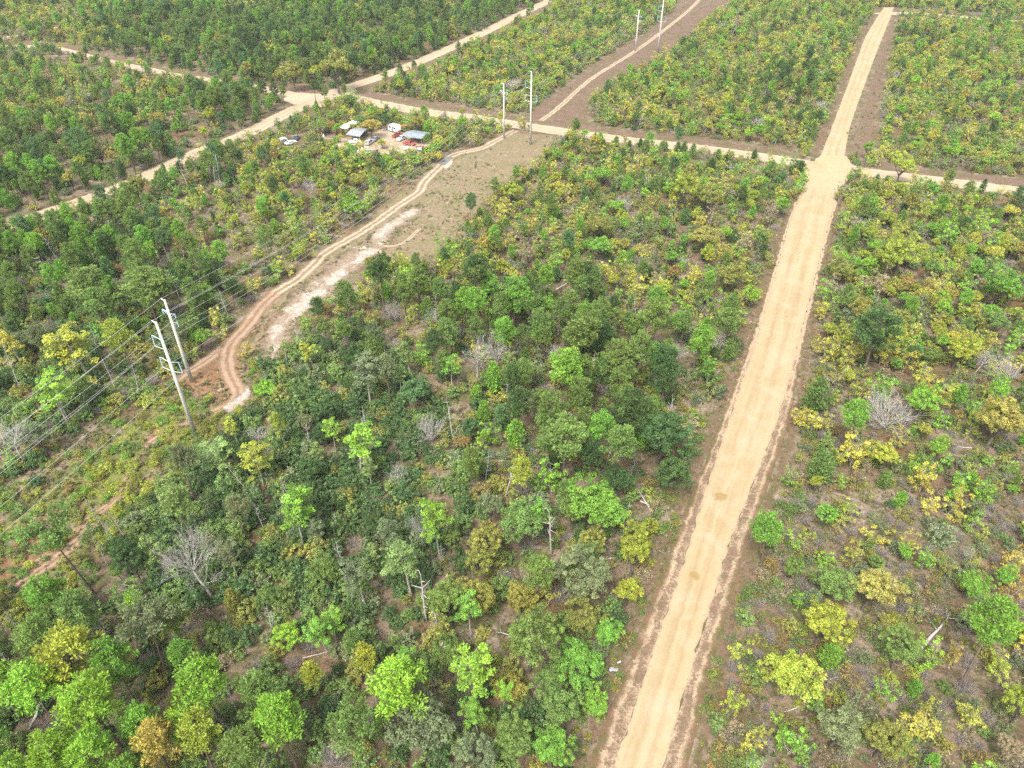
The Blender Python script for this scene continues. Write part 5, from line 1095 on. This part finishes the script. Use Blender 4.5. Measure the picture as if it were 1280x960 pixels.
MIX = {
    'mix': scrub(), 'north': scrub(1.35, .6, .6), 'north_mid': scrub(1.35, .45, .6), 'north_east': scrub(1.4, .4, .6), 'horizon_east': scrub(1.3, .8, .6), 'homestead': scrub(1.0, .5, .6),
    'north_mid_pines': [('pine_tree', .5, .5, .75, {'dark green': 3, 'mid green': 1})] + scrub(1.2, .9, .5), 'far_mix': [('pine_tree', .35, .5, .9, PN)] + scrub(1.15, .6, .6),
    'far_pines': [('pine_tree', 1.8, .42, 1.0, {'mid green': 5, 'dark green': 2, 'blue-green': 1, 'bright green': 1}), ('oak_tree', .7, .5, 1.0, {'olive': 2, 'mid green': 2, 'yellow-green': 1}), ('young_pine', .8, .8, 1.4, PN), ('scrub_oak', .4, .8, 1.4, SAP), ('evergreen_bush', 1.0, .6, 1.1, DK)],
    'west_scrub': [('pine_tree', .2, .5, .85, PN)] + scrub(1.1, .8, .45),
    'west_pines': [('pine_tree', 1.3, .6, 1.0, PN), ('young_pine', .7, .8, 1.3, PN), ('oak_tree', .2, .6, 1.0, YG), ('scrub_oak', .45, .8, 1.4, SAP), ('evergreen_bush', 1.1, .6, 1.1, DK), ('bare_bush', .4, .8, 1.4, {'olive': 1})],
    'left_pines': [('pine_tree', 1.1, .6, 1.0, {'mid green': 5, 'bright green': 2, 'blue-green': 1.5, 'dark green': 1}), ('young_pine', .7, .8, 1.4, PN), ('oak_tree', .2, .6, 1.0, {'grey-green': 2, 'olive': 2, 'mid green': 2}), ('evergreen_bush', 3.2, .5, 1.1, DK), ('bare_bush', .9, .9, 1.7, {'olive': 1}), ('dead_trunk', .05, .8, 1.4, {'olive': 1}), ('scrub_bush', 4.5, .7, 1.5, BU),('thin_leafless_tree', 0.3, .6, 1.15, {'olive': 1})],
    'left_gap': scrub(.6, .8, .35), 'road_near_side': [('pine_tree', .13, .5, .75, PN), ('young_pine', .25, .6, 1.0, PN), ('scrub_oak', .5, .7, 1.1, SAP), ('evergreen_bush', .9, .5, .9, BU), ('scrub_bush', 3.0, .6, 1.4, BU)],
    'left_bushes': [('oak_tree', .22, .5, .9, {'grey-green': 3, 'mid green': 3, 'dark green': 2}), ('pine_tree', .12, .6, .9, {'grey-green': 2, 'mid green': 2}), ('evergreen_bush', 8.0, .5, 1.1, {'dark green': 4, 'mid green': 5, 'olive': 2, 'bright green': .6}), ('bare_bush', .6, .8, 1.4, {'olive': 1}), ('scrub_bush', 3.0, .7, 1.5, {'olive': 3, 'mid green': 3, 'yellow-green': 1}),('thin_leafless_tree', 0.4, .6, 1.15, {'olive': 1})],
    'clearing_bushes': [('evergreen_bush', 2.0, .35, .8, {'mid green': 4, 'olive': 3, 'dark green': 1, 'yellow-green': 3, 'bright green': 1}), ('scrub_bush', 22.0, .45, 1.2, {'olive': 3, 'mid green': 3, 'yellow-green': 4, 'bright green': 1.5, 'orange-brown': .6})],
    'centre_north': scrub(1.05, .85, .42),
    'centre': [('pine_tree', 1.15, .65, 1.0, {'mid green': 5, 'dark green': 2, 'bright green': 2}), ('oak_tree', .38, .4, .8, {'mid green': 4, 'bright green': 1.5, 'dark green': 1.5, 'olive': 2, 'grey-green': 1.5}), ('young_pine', .5, .8, 1.5, PN), ('scrub_oak', .8, .7, 1.3, SAP), ('evergreen_bush', 1.6, .5, 1.0, DK), ('bare_bush', .45, .8, 1.5, {'olive': 1}), ('maple_tree', .35, .5, .9, {'mid green': 3, 'pale green': 1.5, 'bright green': 2}), ('bare_tree', .06, .6, 1.0, {'olive': 1}), ('fallen_log', .05, .6, 1.0, {'olive': 1}), ('scrub_bush', 5.0, .7, 1.5, BU),('thin_leafless_tree', 0.25, .6, 1.15, {'olive': 1})],
    'swamp': [('scrub_bush', 5.0, .8, 1.7, {'dark green': 3, 'mid green': 3, 'olive': 2, 'grey-green': 2}), ('oak_tree', .40, .5, .9, {'dark green': 4, 'mid green': 4, 'grey-green': 2, 'olive': 1}), ('maple_tree', .2, .6, .9, {'pale green': 2, 'yellow-green': 1, 'grey-green': 2}), ('pine_tree', .08, .6, .9, {'grey-green': 1, 'mid green': 2}), ('evergreen_bush', 11.0, .55, 1.15, {'dark green': 8, 'mid green': 3, 'grey-green': .7, 'olive': .5}), ('bare_bush', .45, .8, 1.5, {'olive': 1}), ('bare_tree', .05, .6, 1.0, {'olive': 1}), ('dead_trunk', .025, .7, 1.1, {'olive': 1}),('thin_leafless_tree', 0.3, .6, 1.15, {'olive': 1})],
    'centre_south': [('scrub_bush', 5.0, .7, 1.5, BU), ('oak_tree', .8, .5, 1.05, {'mid green': 5, 'grey-green': 2.5, 'olive': 2, 'bright green': 2}), ('maple_tree', .55, .55, .95, {'mid green': 3, 'bright green': 2, 'lime': 2, 'pale green': 1}), ('pine_tree', .22, .6, .95, {'mid green': 2, 'yellow-green': 2}), ('evergreen_bush', 4.2, .5, 1.1, {'dark green': 3, 'mid green': 4, 'olive': 2, 'grey-green': 1}), ('bare_bush', .6, .8, 1.5, {'olive': 1}), ('fallen_log', .06, .6, 1.0, {'olive': 1}), ('dead_trunk', .02, .6, 1.0, {'olive': 1}),('thin_leafless_tree', 0.25, .6, 1.15, {'olive': 1})],
    'south_pines': [('pine_tree', 1.4, .75, 1.05, {'yellow-green': 3, 'lime': 3, 'bright green': 2.5, 'mid green': 2, 'olive': .6}), ('oak_tree', .2, .5, .9, {'mid green': 2, 'grey-green': 2}), ('evergreen_bush', 4.0, .5, 1.05, DK), ('bare_bush', .7, .8, 1.4, {'olive': 1}), ('dead_trunk', .03, .6, 1.0, {'olive': 1}), ('fallen_log', .05, .7, 1.1, {'olive': 1}), ('scrub_bush', 5.0, .7, 1.5, BU),('thin_leafless_tree', 0.3, .6, 1.15, {'olive': 1})],
    'east_north': scrub(1.25, .5, .75),
    'east': [('oak_tree', .35, .35, .7, YG), ('young_pine', .35, .5, 1.1, {'mid green': 3, 'bright green': 2, 'grey-green': 1}), ('scrub_oak', .9, .6, 1.25, SAP), ('evergreen_bush', .55, .4, .85, BU), ('bare_bush', 3.6, .4, 1.15, {'olive': 1}), ('fallen_log', .10, .4, .9, {'olive': 1}), ('scrub_bush', 8.0, .5, 1.4, {'tan': 2, 'grey-green': 3, 'olive': 3, 'mid green': 2, 'orange-brown': 2, 'yellow-green': .8})],
}
LOW = ('evergreen_bush', 'scrub_bush', 'bare_bush', 'scrub_oak', 'young_pine')
SPACE = {'pine_tree': .54, 'oak_tree': .56, 'young_pine': .58, 'scrub_oak': .50, 'maple_tree': .45, 'evergreen_bush': .38, 'scrub_bush': .40, 'bare_tree': .5, 'bare_bush': .5, 'leafless_tree': .5, 'thin_leafless_tree': .4, 'dead_trunk': .4, 'fallen_log': .3, 'flat_topped_pine': .5}
KEEP = {'pine_tree': 2, 'oak_tree': 2, 'young_pine': 1, 'scrub_oak': 1, 'maple_tree': 2, 'evergreen_bush': 1, 'scrub_bush': 1, 'bare_tree': 2, 'bare_bush': 1, 'dead_trunk': 1, 'thin_leafless_tree': 1, 'fallen_log': 2, 'flat_topped_pine': 2}
HA = np.array([(p.px, p.py, p.w, p.d) for p in PLANTS if p.w > 16])
for kind in ('pine_tree', 'oak_tree', 'maple_tree', 'bare_tree', 'thin_leafless_tree', 'dead_trunk', 'young_pine', 'scrub_oak', 'evergreen_bush', 'bare_bush', 'fallen_log', 'scrub_bush'):
    for zi, zn in enumerate(ZN):
        for (kd, dens, s0, s1, tones) in MIX[zn]:
            if kd != kind: continue
            ok = np.argwhere((ZONE == zi) & (DIST >= KEEP[kind]) & (PD > 20))
            if not len(ok): continue
            n = rng.poisson(len(ok) * dens / 100.0 * 3.0); pick = ok[rng.integers(0, len(ok), n)]
            tn = list(tones); tw = list(tones.values())
            for (iy, ix), (jx, jy) in zip(pick, rng.random((n, 2))):
                x, y = GX0 + ix + jx, GY0 + iy + jy
                patchy = noise.noise(Vector((x * .035, y * .035, sum(map(ord, kind)) * .37)))
                if rnd.random() > (.82 + patchy * 1.5 if zn in ('far_pines', 'far_mix', 'west_pines', 'west_scrub', 'north', 'north_mid', 'north_east') else .88 + patchy * .9): continue
                s = rnd.uniform(s0, s1) * (1 + rnd.gauss(0, .08))
                if not near_ok(x, y, KIND[kind][2] * s * .9, SPACE[kind], kind in LOW): continue
                if kind != 'scrub_bush':       # the trees one can point at stand clear of nearer crowns
                    u, v, d_ = V(x, y, KIND[kind][4] * s); w_ = 2 * KIND[kind][2] * s * F / d_
                    if ((HA[:, 3] > d_ + .5) & (np.abs(HA[:, 0] - u) < (HA[:, 2] + w_) * .36) & (np.abs(HA[:, 1] - v) < (HA[:, 2] + w_) * .36)).any(): continue
                q = noise.noise(Vector((x * .05, y * .05, 9.1)));  tone = rnd.choices(tn, [w * max(.1, 1 + 1.2 * q * (1 if i % 2 else -1)) for i, w in enumerate(tw)])[0]
                put(kind, x, y, s, tone, rnd.uniform(.95, 1.5) if kind in ('oak_tree', 'scrub_oak') else rnd.uniform(.88, 1.15))
# low growth that has crept over the clearings and verges
for (poly, kind, n, s0, s1, tones) in (
        ([(545, 207), (640, 163), (700, 169), (655, 222), (600, 270), (540, 330), (470, 325), (400, 390), (355, 440), (305, 450), (330, 370), (400, 312)], 'scrub_bush', 50, .3, .6, {'olive': 3, 'grey-green': 3, 'mid green': 1}),
        ([(655, 150), (740, 80), (862, -30), (950, -30), (838, 68), (740, 156)], 'scrub_bush', 90, .3, .6, {'olive': 3, 'grey-green': 2, 'orange-brown': 2}),
        ([(735, 960), (800, 790), (850, 660), (905, 500), (960, 320), (940, 320), (880, 500), (830, 640), (760, 800), (700, 960)], 'scrub_bush', 240, .3, .75, {'olive': 3, 'mid green': 2}),
        ([(865, 960), (930, 690), (990, 520), (1030, 330), (1045, 330), (1010, 540), (960, 690), (900, 960)], 'scrub_bush', 260, .3, .75, {'olive': 3, 'mid green': 2, 'grey-green': 2}),
        ([(1064, 190), (1066, 150), (1100, 60), (1112, 60), (1105, 190)], 'scrub_bush', 60, .3, .6, {'olive': 3, 'grey-green': 2}),
        ([(700, 170), (785, 184), (920, 199), (1005, 212), (1000, 205), (920, 196), (785, 181)], 'young_pine', 6, .5, .9, {'mid green': 2, 'dark green': 1})):
    ok = np.argwhere(inside(poly, PX, PY) & ~np.zeros(PX.shape, bool)); pick = ok[rng.integers(0, len(ok), n)]
    roadlike = DIST
    for iy, ix in pick:
        x, y = GX0 + ix + rnd.random(), GY0 + iy + rnd.random()
        if HARD[iy, ix]: continue
        put(kind, x, y, rnd.uniform(s0, s1), rnd.choices(list(tones), list(tones.values()))[0])

# ------------------------------------------------------------------ things and masses
A_px = np.array([p.px for p in PLANTS]); A_py = np.array([p.py for p in PLANTS]); A_d = np.array([p.d for p in PLANTS]); A_w = np.array([p.w for p in PLANTS])
A_h = np.array([KIND[p.kind][6] is not None for p in PLANTS])
for i, p in enumerate(PLANTS):
    p.seen = -6 < p.px < 1286 and -6 < p.py < 966
    if p.seen:
        m = A_h & (A_d < p.d - .3) & (np.abs(A_px - p.px) < A_w * .34) & (np.abs(A_py - p.py) < A_w * .34) & (A_w > p.w * .6)
        p.hid = bool(m.any())
    else: p.hid = True
WORD = {'pine_tree': 'pine', 'flat_topped_pine': 'flat-topped pine', 'young_pine': 'young pine', 'oak_tree': 'rounded oak', 'scrub_oak': 'sapling', 'maple_tree': 'slender maple', 'evergreen_bush': 'leafy bush', 'scrub_bush': 'low bush', 'bare_tree': 'bare grey tree', 'leafless_tree': 'fan-shaped bare tree', 'thin_leafless_tree': 'thin leafless tree', 'bare_bush': 'leafless grey bush', 'dead_trunk': 'dead grey trunk', 'fallen_log': 'fallen grey log'}
LM = [(p.near, p.px, p.py) for p in PLANTS if p.near] + [(a, x, y) for a, x, y in (
    ('the crossroads', 1035, 212), ('the far road bend', 1108, 18), ('the nearest power pole', 222, 470), ('the slim pole behind the nearest power pole', 224, 430), ('the pole pair at the cross road', 650, 140), ('the farthest pole pair', 810, 40), ('the short wooden pole', 1083, 196),
    ('the white sand streak', 400, 345), ('the narrow white sand tip', 336, 440), ('the upper white sand patch', 500, 275), ('the grey metal sheets', 559, 201), ('the white camper', 494, 160), ('the rounded shed roof', 434, 158), ('the largest carport', 520, 168), ('the small white box trailer', 355, 177), ('the lone silver car', 461, 190),
    ('the far sandy junction', 400, 120), ('the mouth of the straight sand track', 676, 152), ('the upper damp road spot', 900, 621), ('the lower damp road spot', 868, 720), ('the dumped white plastic', 767, 837), ('the red clay patch', 275, 465), ('the clay patch at the left edge', 30, 700), ('the start of the pale track', 645, 163),
    ('the diagonal road at the left edge', 10, 284), ('the middle of the diagonal road', 245, 192), ('the diagonal road beyond the junction', 560, 62), ('the diagonal road at the top edge', 680, 4), ('the back road fork', 30, 55), ('the back road', 188, 88), ('the cross road midway to the crossroads', 850, 183), ('the cross road at the right edge', 1275, 240), ('the bare cleared strip', 770, 110), ('the top end of the straight sand track', 868, 5), ('the road halfway beyond the crossroads', 1070, 110))]
LX, LY = np.array([l[1] for l in LM]), np.array([l[2] for l in LM])
ORD = ['', 'second-', 'third-', 'fourth-', 'fifth-', 'sixth-', 'seventh-', 'eighth-', 'ninth-', 'tenth-', 'eleventh-', 'twelfth-', 'thirteenth-', 'fourteenth-', 'fifteenth-', 'sixteenth-', 'seventeenth-', 'eighteenth-']
RANK = {}
for p in PLANTS:
    if p.hid and not p.label: continue
    dx, dy = p.px - LX, p.py - LY; dd = np.hypot(dx, dy * 1.25); dd[dd < 4] = 1e9; k = int(dd.argmin()); p.lm = k; p.dist = dd[k]
    p.dir = ('right of' if dx[k] > 0 else 'left of') if abs(dx[k]) > abs(dy[k]) * 1.1 else ('below' if dy[k] > 0 else 'above')
    s = p.s; p.size = 'small' if s < .68 else 'large' if s > 1.02 else ''
    col_ = '' if KIND[p.kind][6] is None else p.tone
    p.look = ' '.join(x for x in (p.size, col_, WORD[p.kind]) if x)
    RANK.setdefault((p.look, p.lm, p.dir), []).append(p)
for (look, lm, dr), ps in RANK.items():
    ps.sort(key=lambda q: q.dist)
    for i, p in enumerate(ps):
        p.auto = None if i >= len(ORD) else f'{look}, {ORD[i]}nearest {dr} {LM[lm][0]}'
GROUP = {'pine_tree': 'pines of the woods', 'flat_topped_pine': 'flat-topped pines', 'young_pine': 'young pines in the scrub', 'oak_tree': 'rounded oaks of the scrub', 'scrub_oak': 'yellow and lime saplings', 'maple_tree': 'slender maples', 'evergreen_bush': 'leafy bushes', 'scrub_bush': 'low bushes', 'bare_tree': 'bare trees', 'leafless_tree': 'fan-shaped bare trees', 'thin_leafless_tree': 'thin leafless trees', 'bare_bush': 'leafless bushes', 'dead_trunk': 'dead trunks', 'fallen_log': 'fallen logs'}
MASS = {'pine_tree': ('pine_woods', 'far and half-hidden pines that merge into the green woods'), 'young_pine': ('young_pine_woods', 'far small pines merging into the scrub between the roads'), 'oak_tree': ('oak_woods', 'far rounded oaks merging into the yellow-green scrub'), 'scrub_oak': ('sapling_undergrowth', 'far yellow and lime saplings merging into the scrub'), 'maple_tree': ('maple_woods', 'slender maples lost among the other crowns'), 'evergreen_bush': ('bush_undergrowth', 'leafy bushes that merge into one layer under the trees'), 'scrub_bush': ('shrub_undergrowth', 'low bushes scattered over the litter as ground cover'), 'bare_tree': ('bare_woods', 'far bare trees lost in the scrub'), 'bare_bush': ('leafless_undergrowth', 'grey leafless brush that merges into the undergrowth'), 'thin_leafless_tree': ('leafless_woods', 'thin grey leafless trees lost among the green crowns'), 'dead_trunk': ('deadwood_undergrowth', 'dead trunks lost among the trees'), 'fallen_log': ('fallen_deadwood', 'fallen branches lost in the undergrowth')}
MAXN = 298
stuff = {}
for kind in KIND:
    ps = [p for p in PLANTS if p.kind == kind]
    hand = [p for p in ps if p.label]; rest = sorted([p for p in ps if not p.label], key=lambda p: -p.w)
    good = [p for p in rest if not p.hid and getattr(p, 'auto', None)]
    chosen = hand + good[:max(0, MAXN - len(hand))]; ids = set(map(id, chosen)); stuff[kind] = [p for p in ps if id(p) not in ids]
    cat = KIND[kind][7]
    for p in chosen:
        whole, trunk, crown = models(kind)[p.model]
        if trunk is not None and p.w > 13:
            o = empty(kind, (p.x, p.y, 0)); t = bpy.data.objects.new('trunk', trunk); C.objects.link(t); t.parent = o
            c = bpy.data.objects.new('crown', crown); C.objects.link(c); c.parent = o; c['leaf_tint'] = p.tint
        else:
            o = bpy.data.objects.new(kind, whole); C.objects.link(o); o['leaf_tint'] = p.tint; o.location = (p.x, p.y, 0)
        o.rotation_euler = (p.tilt[0], p.tilt[1], p.rot); o.scale = (p.s, p.s, p.s * p.hs)
        tag(o, p.label or p.auto, cat, GROUP[kind])

def scatter(name, meshes, pts, rot, scl, idx, tint, label):
    me = bpy.data.meshes.new(name); n = len(pts); me.vertices.add(n); me.vertices.foreach_set('co', np.asarray(pts, np.float32).ravel())
    for nm, ty, vals, key in (('rot', 'FLOAT_VECTOR', rot, 'vector'), ('scl', 'FLOAT_VECTOR', scl, 'vector'), ('leaf_tint', 'FLOAT_VECTOR', tint, 'vector'), ('variant', 'INT', idx, 'value')):
        a = me.attributes.new(nm, ty, 'POINT'); a.data.foreach_set(key, np.asarray(vals, np.int32 if ty == 'INT' else np.float32).ravel())
    o = link(name, me); tag(o, label, None, None, 'stuff')
    ng = bpy.data.node_groups.new(name, 'GeometryNodeTree'); ng.interface.new_socket('Geometry', in_out='INPUT', socket_type='NodeSocketGeometry'); ng.interface.new_socket('Geometry', in_out='OUTPUT', socket_type='NodeSocketGeometry')
    gi, go = ng.nodes.new('NodeGroupInput'), ng.nodes.new('NodeGroupOutput'); iop = ng.nodes.new('GeometryNodeInstanceOnPoints'); jn = ng.nodes.new('GeometryNodeGeometryToInstance')
    for m_ in reversed(meshes):
        src = bpy.data.objects.new(name + '_model', m_)          # never linked to the scene: only its mesh is read
        oi = ng.nodes.new('GeometryNodeObjectInfo'); oi.inputs['Object'].default_value = src; oi.inputs['As Instance'].default_value = False; ng.links.new(oi.outputs['Geometry'], jn.inputs[0])
    def na(nm, ty):
        q_ = ng.nodes.new('GeometryNodeInputNamedAttribute'); q_.data_type = ty; q_.inputs[0].default_value = nm; return q_.outputs[0]
    ng.links.new(gi.outputs[0], iop.inputs['Points']); ng.links.new(jn.outputs[0], iop.inputs['Instance']); iop.inputs['Pick Instance'].default_value = True
    ng.links.new(na('variant', 'INT'), iop.inputs['Instance Index']); ng.links.new(na('rot', 'FLOAT_VECTOR'), iop.inputs['Rotation']); ng.links.new(na('scl', 'FLOAT_VECTOR'), iop.inputs['Scale']); ng.links.new(iop.outputs[0], go.inputs[0])
    md = o.modifiers.new('scatter', 'NODES'); md.node_group = ng; return o
for kind, ps in stuff.items():
    ps = [p for p in ps if -150 < p.px < 1430 and -60 < p.py < 1080]
    if not ps: continue
    nm, lb = MASS.get(kind, (kind + '_woods', 'more of the same trees lost among the others'))
    scatter(nm, [m[0] for m in models(kind)], [(p.x, p.y, 0) for p in ps], [(p.tilt[0], p.tilt[1], p.rot) for p in ps], [(p.s, p.s, p.s * p.hs) for p in ps], [p.model for p in ps], [p.tint for p in ps], lb)

# tufts of dry grass and seedlings on the open litter, the verges and the dry field
def grow_tuft(r):
    g = Geo(); n = 16; g.leaves(r, np.array([[0, 0, .12]]), np.array([[.22, .22, .14]]), n, .34, .16, radial=True, mat=0, fill=.1); return g
def grow_seedling(r):
    g = Geo(); g.leaves(r, np.array([[r.normal() * .12, r.normal() * .12, .18] for _ in range(4)]), np.array([[.16, .16, .12]] * 4), 9, .17, .6, mat=0); return g
for nm, gr, mat, dens, tints, lb in (('dry_grass', grow_tuft, M_LEAF, {'east': 15, 'east_north': 5, 'centre_north': 6, 'clearing_bushes': 26, 'mix': 5, 'south_pines': 3, 'centre': 3, 'field': 7}, ((.27, .205, .115), (.21, .185, .08), (.145, .15, .052), (.32, .26, .17)), 'tufts of dry tan and dull green grass over the litter, verges and clearings'),
                                     ('low_undergrowth', grow_seedling, M_LEAF, {'east': 14, 'east_north': 5, 'centre_north': 6, 'clearing_bushes': 22, 'left_pines': 7, 'left_gap': 5, 'centre': 5, 'mix': 3, 'south_pines': 6, 'homestead': 3, 'swamp': 12, 'left_bushes': 12, 'centre_south': 8}, ((.09, .12, .03), (.06, .12, .03), (.15, .15, .05), (.12, .13, .08), (.17, .11, .05)), 'seedlings and small leafy sprigs scattered over the litter')):
    pts = []
    far = np.hypot(ZX, ZY) < 250
    for zn, d in dens.items():
        if zn == 'field': ok = np.argwhere(BLOCK & ~HARD & far & (PX > -60) & (PX < 1340) & (PY < 1000))
        else: ok = np.argwhere((ZONE == ZN.index(zn)) & ~HARD & far & (PX > -60) & (PX < 1340) & (PY < 1000))
        n = int(len(ok) * d / 100 * 5.0)
        for (iy, ix) in ok[rng.integers(0, len(ok), n)]:
            x, y = GX0 + ix + rnd.random(), GY0 + iy + rnd.random()
            if noise.noise(Vector((x * .12, y * .12, 4.4))) + rnd.uniform(-.45, .45) > 0: pts.append((x, y, 0))
    n = len(pts); ms = []
    for i in range(6):
        ms.append(gr(np.random.default_rng(900 + i)).mesh(nm, [mat]))
    sc = rng.uniform(.6, 1.7, n); ti = np.array(tints)[rng.integers(0, len(tints), n)] * rng.uniform(.8, 1.2, (n, 1))
    scatter(nm, ms, pts, np.stack([np.zeros(n), np.zeros(n), rng.uniform(0, 6.28, n)], 1), np.stack([sc, sc, sc], 1), rng.integers(0, 6, n), ti, lb)

def grow_twigs(r):
    g = Geo()
    for k in range(9):
        a = r.random() * 6.28; c = r.normal(size=3) * [.5, .5, 0]; l = r.uniform(.3, 1.1); d = np.array([math.cos(a), math.sin(a), r.uniform(-.05, .25)]); g.tube([c + [0, 0, .03], c + d * l * .5 + [0, 0, .06], c + d * l + [0, 0, .04]], [.022, .016, .008], 3)
    return g
pts = []
for zn, d in {'east': 5, 'east_north': 2, 'centre_north': 3, 'centre': 3, 'centre_south': 1.5, 'left_pines': 2.5, 'left_gap': 4, 'homestead': 1.5, 'south_pines': 3}.items():
    ok = np.argwhere((ZONE == ZN.index(zn)) & ~HARD & (np.hypot(ZX, ZY) < 230) & (PX > -60) & (PX < 1340) & (PY < 1000))
    for iy, ix in ok[rng.integers(0, len(ok), int(len(ok) * d / 100))]: pts.append((GX0 + ix + rnd.random(), GY0 + iy + rnd.random(), 0))
n = len(pts); sc = rng.uniform(.6, 1.6, n)
scatter('fallen_twigs', [grow_twigs(np.random.default_rng(70 + i)).mesh('fallen_twigs', [M_TWIG if i % 2 else M_GREY]) for i in range(6)], pts, np.stack([np.zeros(n), np.zeros(n), rng.uniform(0, 6.28, n)], 1), np.stack([sc, sc, sc], 1), rng.integers(0, 6, n), np.full((n, 3), .2), 'grey fallen twigs strewn over the brown litter')

# ------------------------------------------------------------------ light: a bright overcast sky and a veiled sun
EL, AZ = R(56), R(205)      # the sun stands high behind the camera's left shoulder
w = bpy.data.worlds.new('World'); scene.world = w; w.use_nodes = True; nt = w.node_tree; nt.nodes.clear()
out = nt.nodes.new('ShaderNodeOutputWorld'); bg = nt.nodes.new('ShaderNodeBackground'); sky = nt.nodes.new('ShaderNodeTexSky'); sky.sky_type = 'NISHITA'; sky.sun_disc = False
sky.sun_elevation = EL; sky.sun_rotation = AZ; sky.air_density = 1.0; sky.dust_density = 4.0; sky.ozone_density = 1.0
hs = nt.nodes.new('ShaderNodeHueSaturation'); hs.inputs['Saturation'].default_value = .25
nt.links.new(sky.outputs[0], hs.inputs['Color']); nt.links.new(hs.outputs[0], bg.inputs['Color']); bg.inputs['Strength'].default_value = .125; nt.links.new(bg.outputs[0], out.inputs[0])
sd = bpy.data.lights.new('sun', 'SUN'); sd.energy = 1.5; sd.angle = R(13); sd.color = (1.0, .95, .87); so = bpy.data.objects.new('sun', sd); C.objects.link(so)
dirv = Vector((math.sin(AZ) * math.cos(EL), math.cos(AZ) * math.cos(EL), math.sin(EL))); so.rotation_euler = dirv.to_track_quat('Z', 'Y').to_euler(); so.location = dirv * 300

# the damp spring air that pales the far woods
hz = MB().box((0, 470, 60), (2400, 1500, 122)).build('haze', None); tag(hz, 'thin pale spring haze over the far woods', None, None, 'stuff')
hm, hnt, hout = new_mat('haze'); pv = hnt.nodes.new('ShaderNodeVolumePrincipled'); pv.inputs['Color'].default_value = (.86, .92, 1.0, 1); pv.inputs['Density'].default_value = .00007; pv.inputs['Anisotropy'].default_value = .0
hnt.links.new(pv.outputs[0], hout.inputs['Volume']); hz.data.materials.clear(); hz.data.materials.append(hm)
scene.view_settings.view_transform = 'Standard'; scene.view_settings.look = 'None'; scene.view_settings.gamma = 1.0; scene.view_settings.use_curve_mapping = False
scene.view_settings.exposure = 1.95
cy = scene.cycles; cy.max_bounces = 5; cy.diffuse_bounces = 3; cy.glossy_bounces = 1; cy.transmission_bounces = 2; cy.transparent_max_bounces = 4; cy.caustics_reflective = False; cy.caustics_refractive = False
cy.volume_bounces = 0; cy.use_adaptive_sampling = True; cy.adaptive_threshold = .012; cy.use_denoising = False; cy.sample_clamp_indirect = 4
print('plants', len(PLANTS), {k: (sum(1 for p in PLANTS if p.kind == k), len(v)) for k, v in stuff.items()})
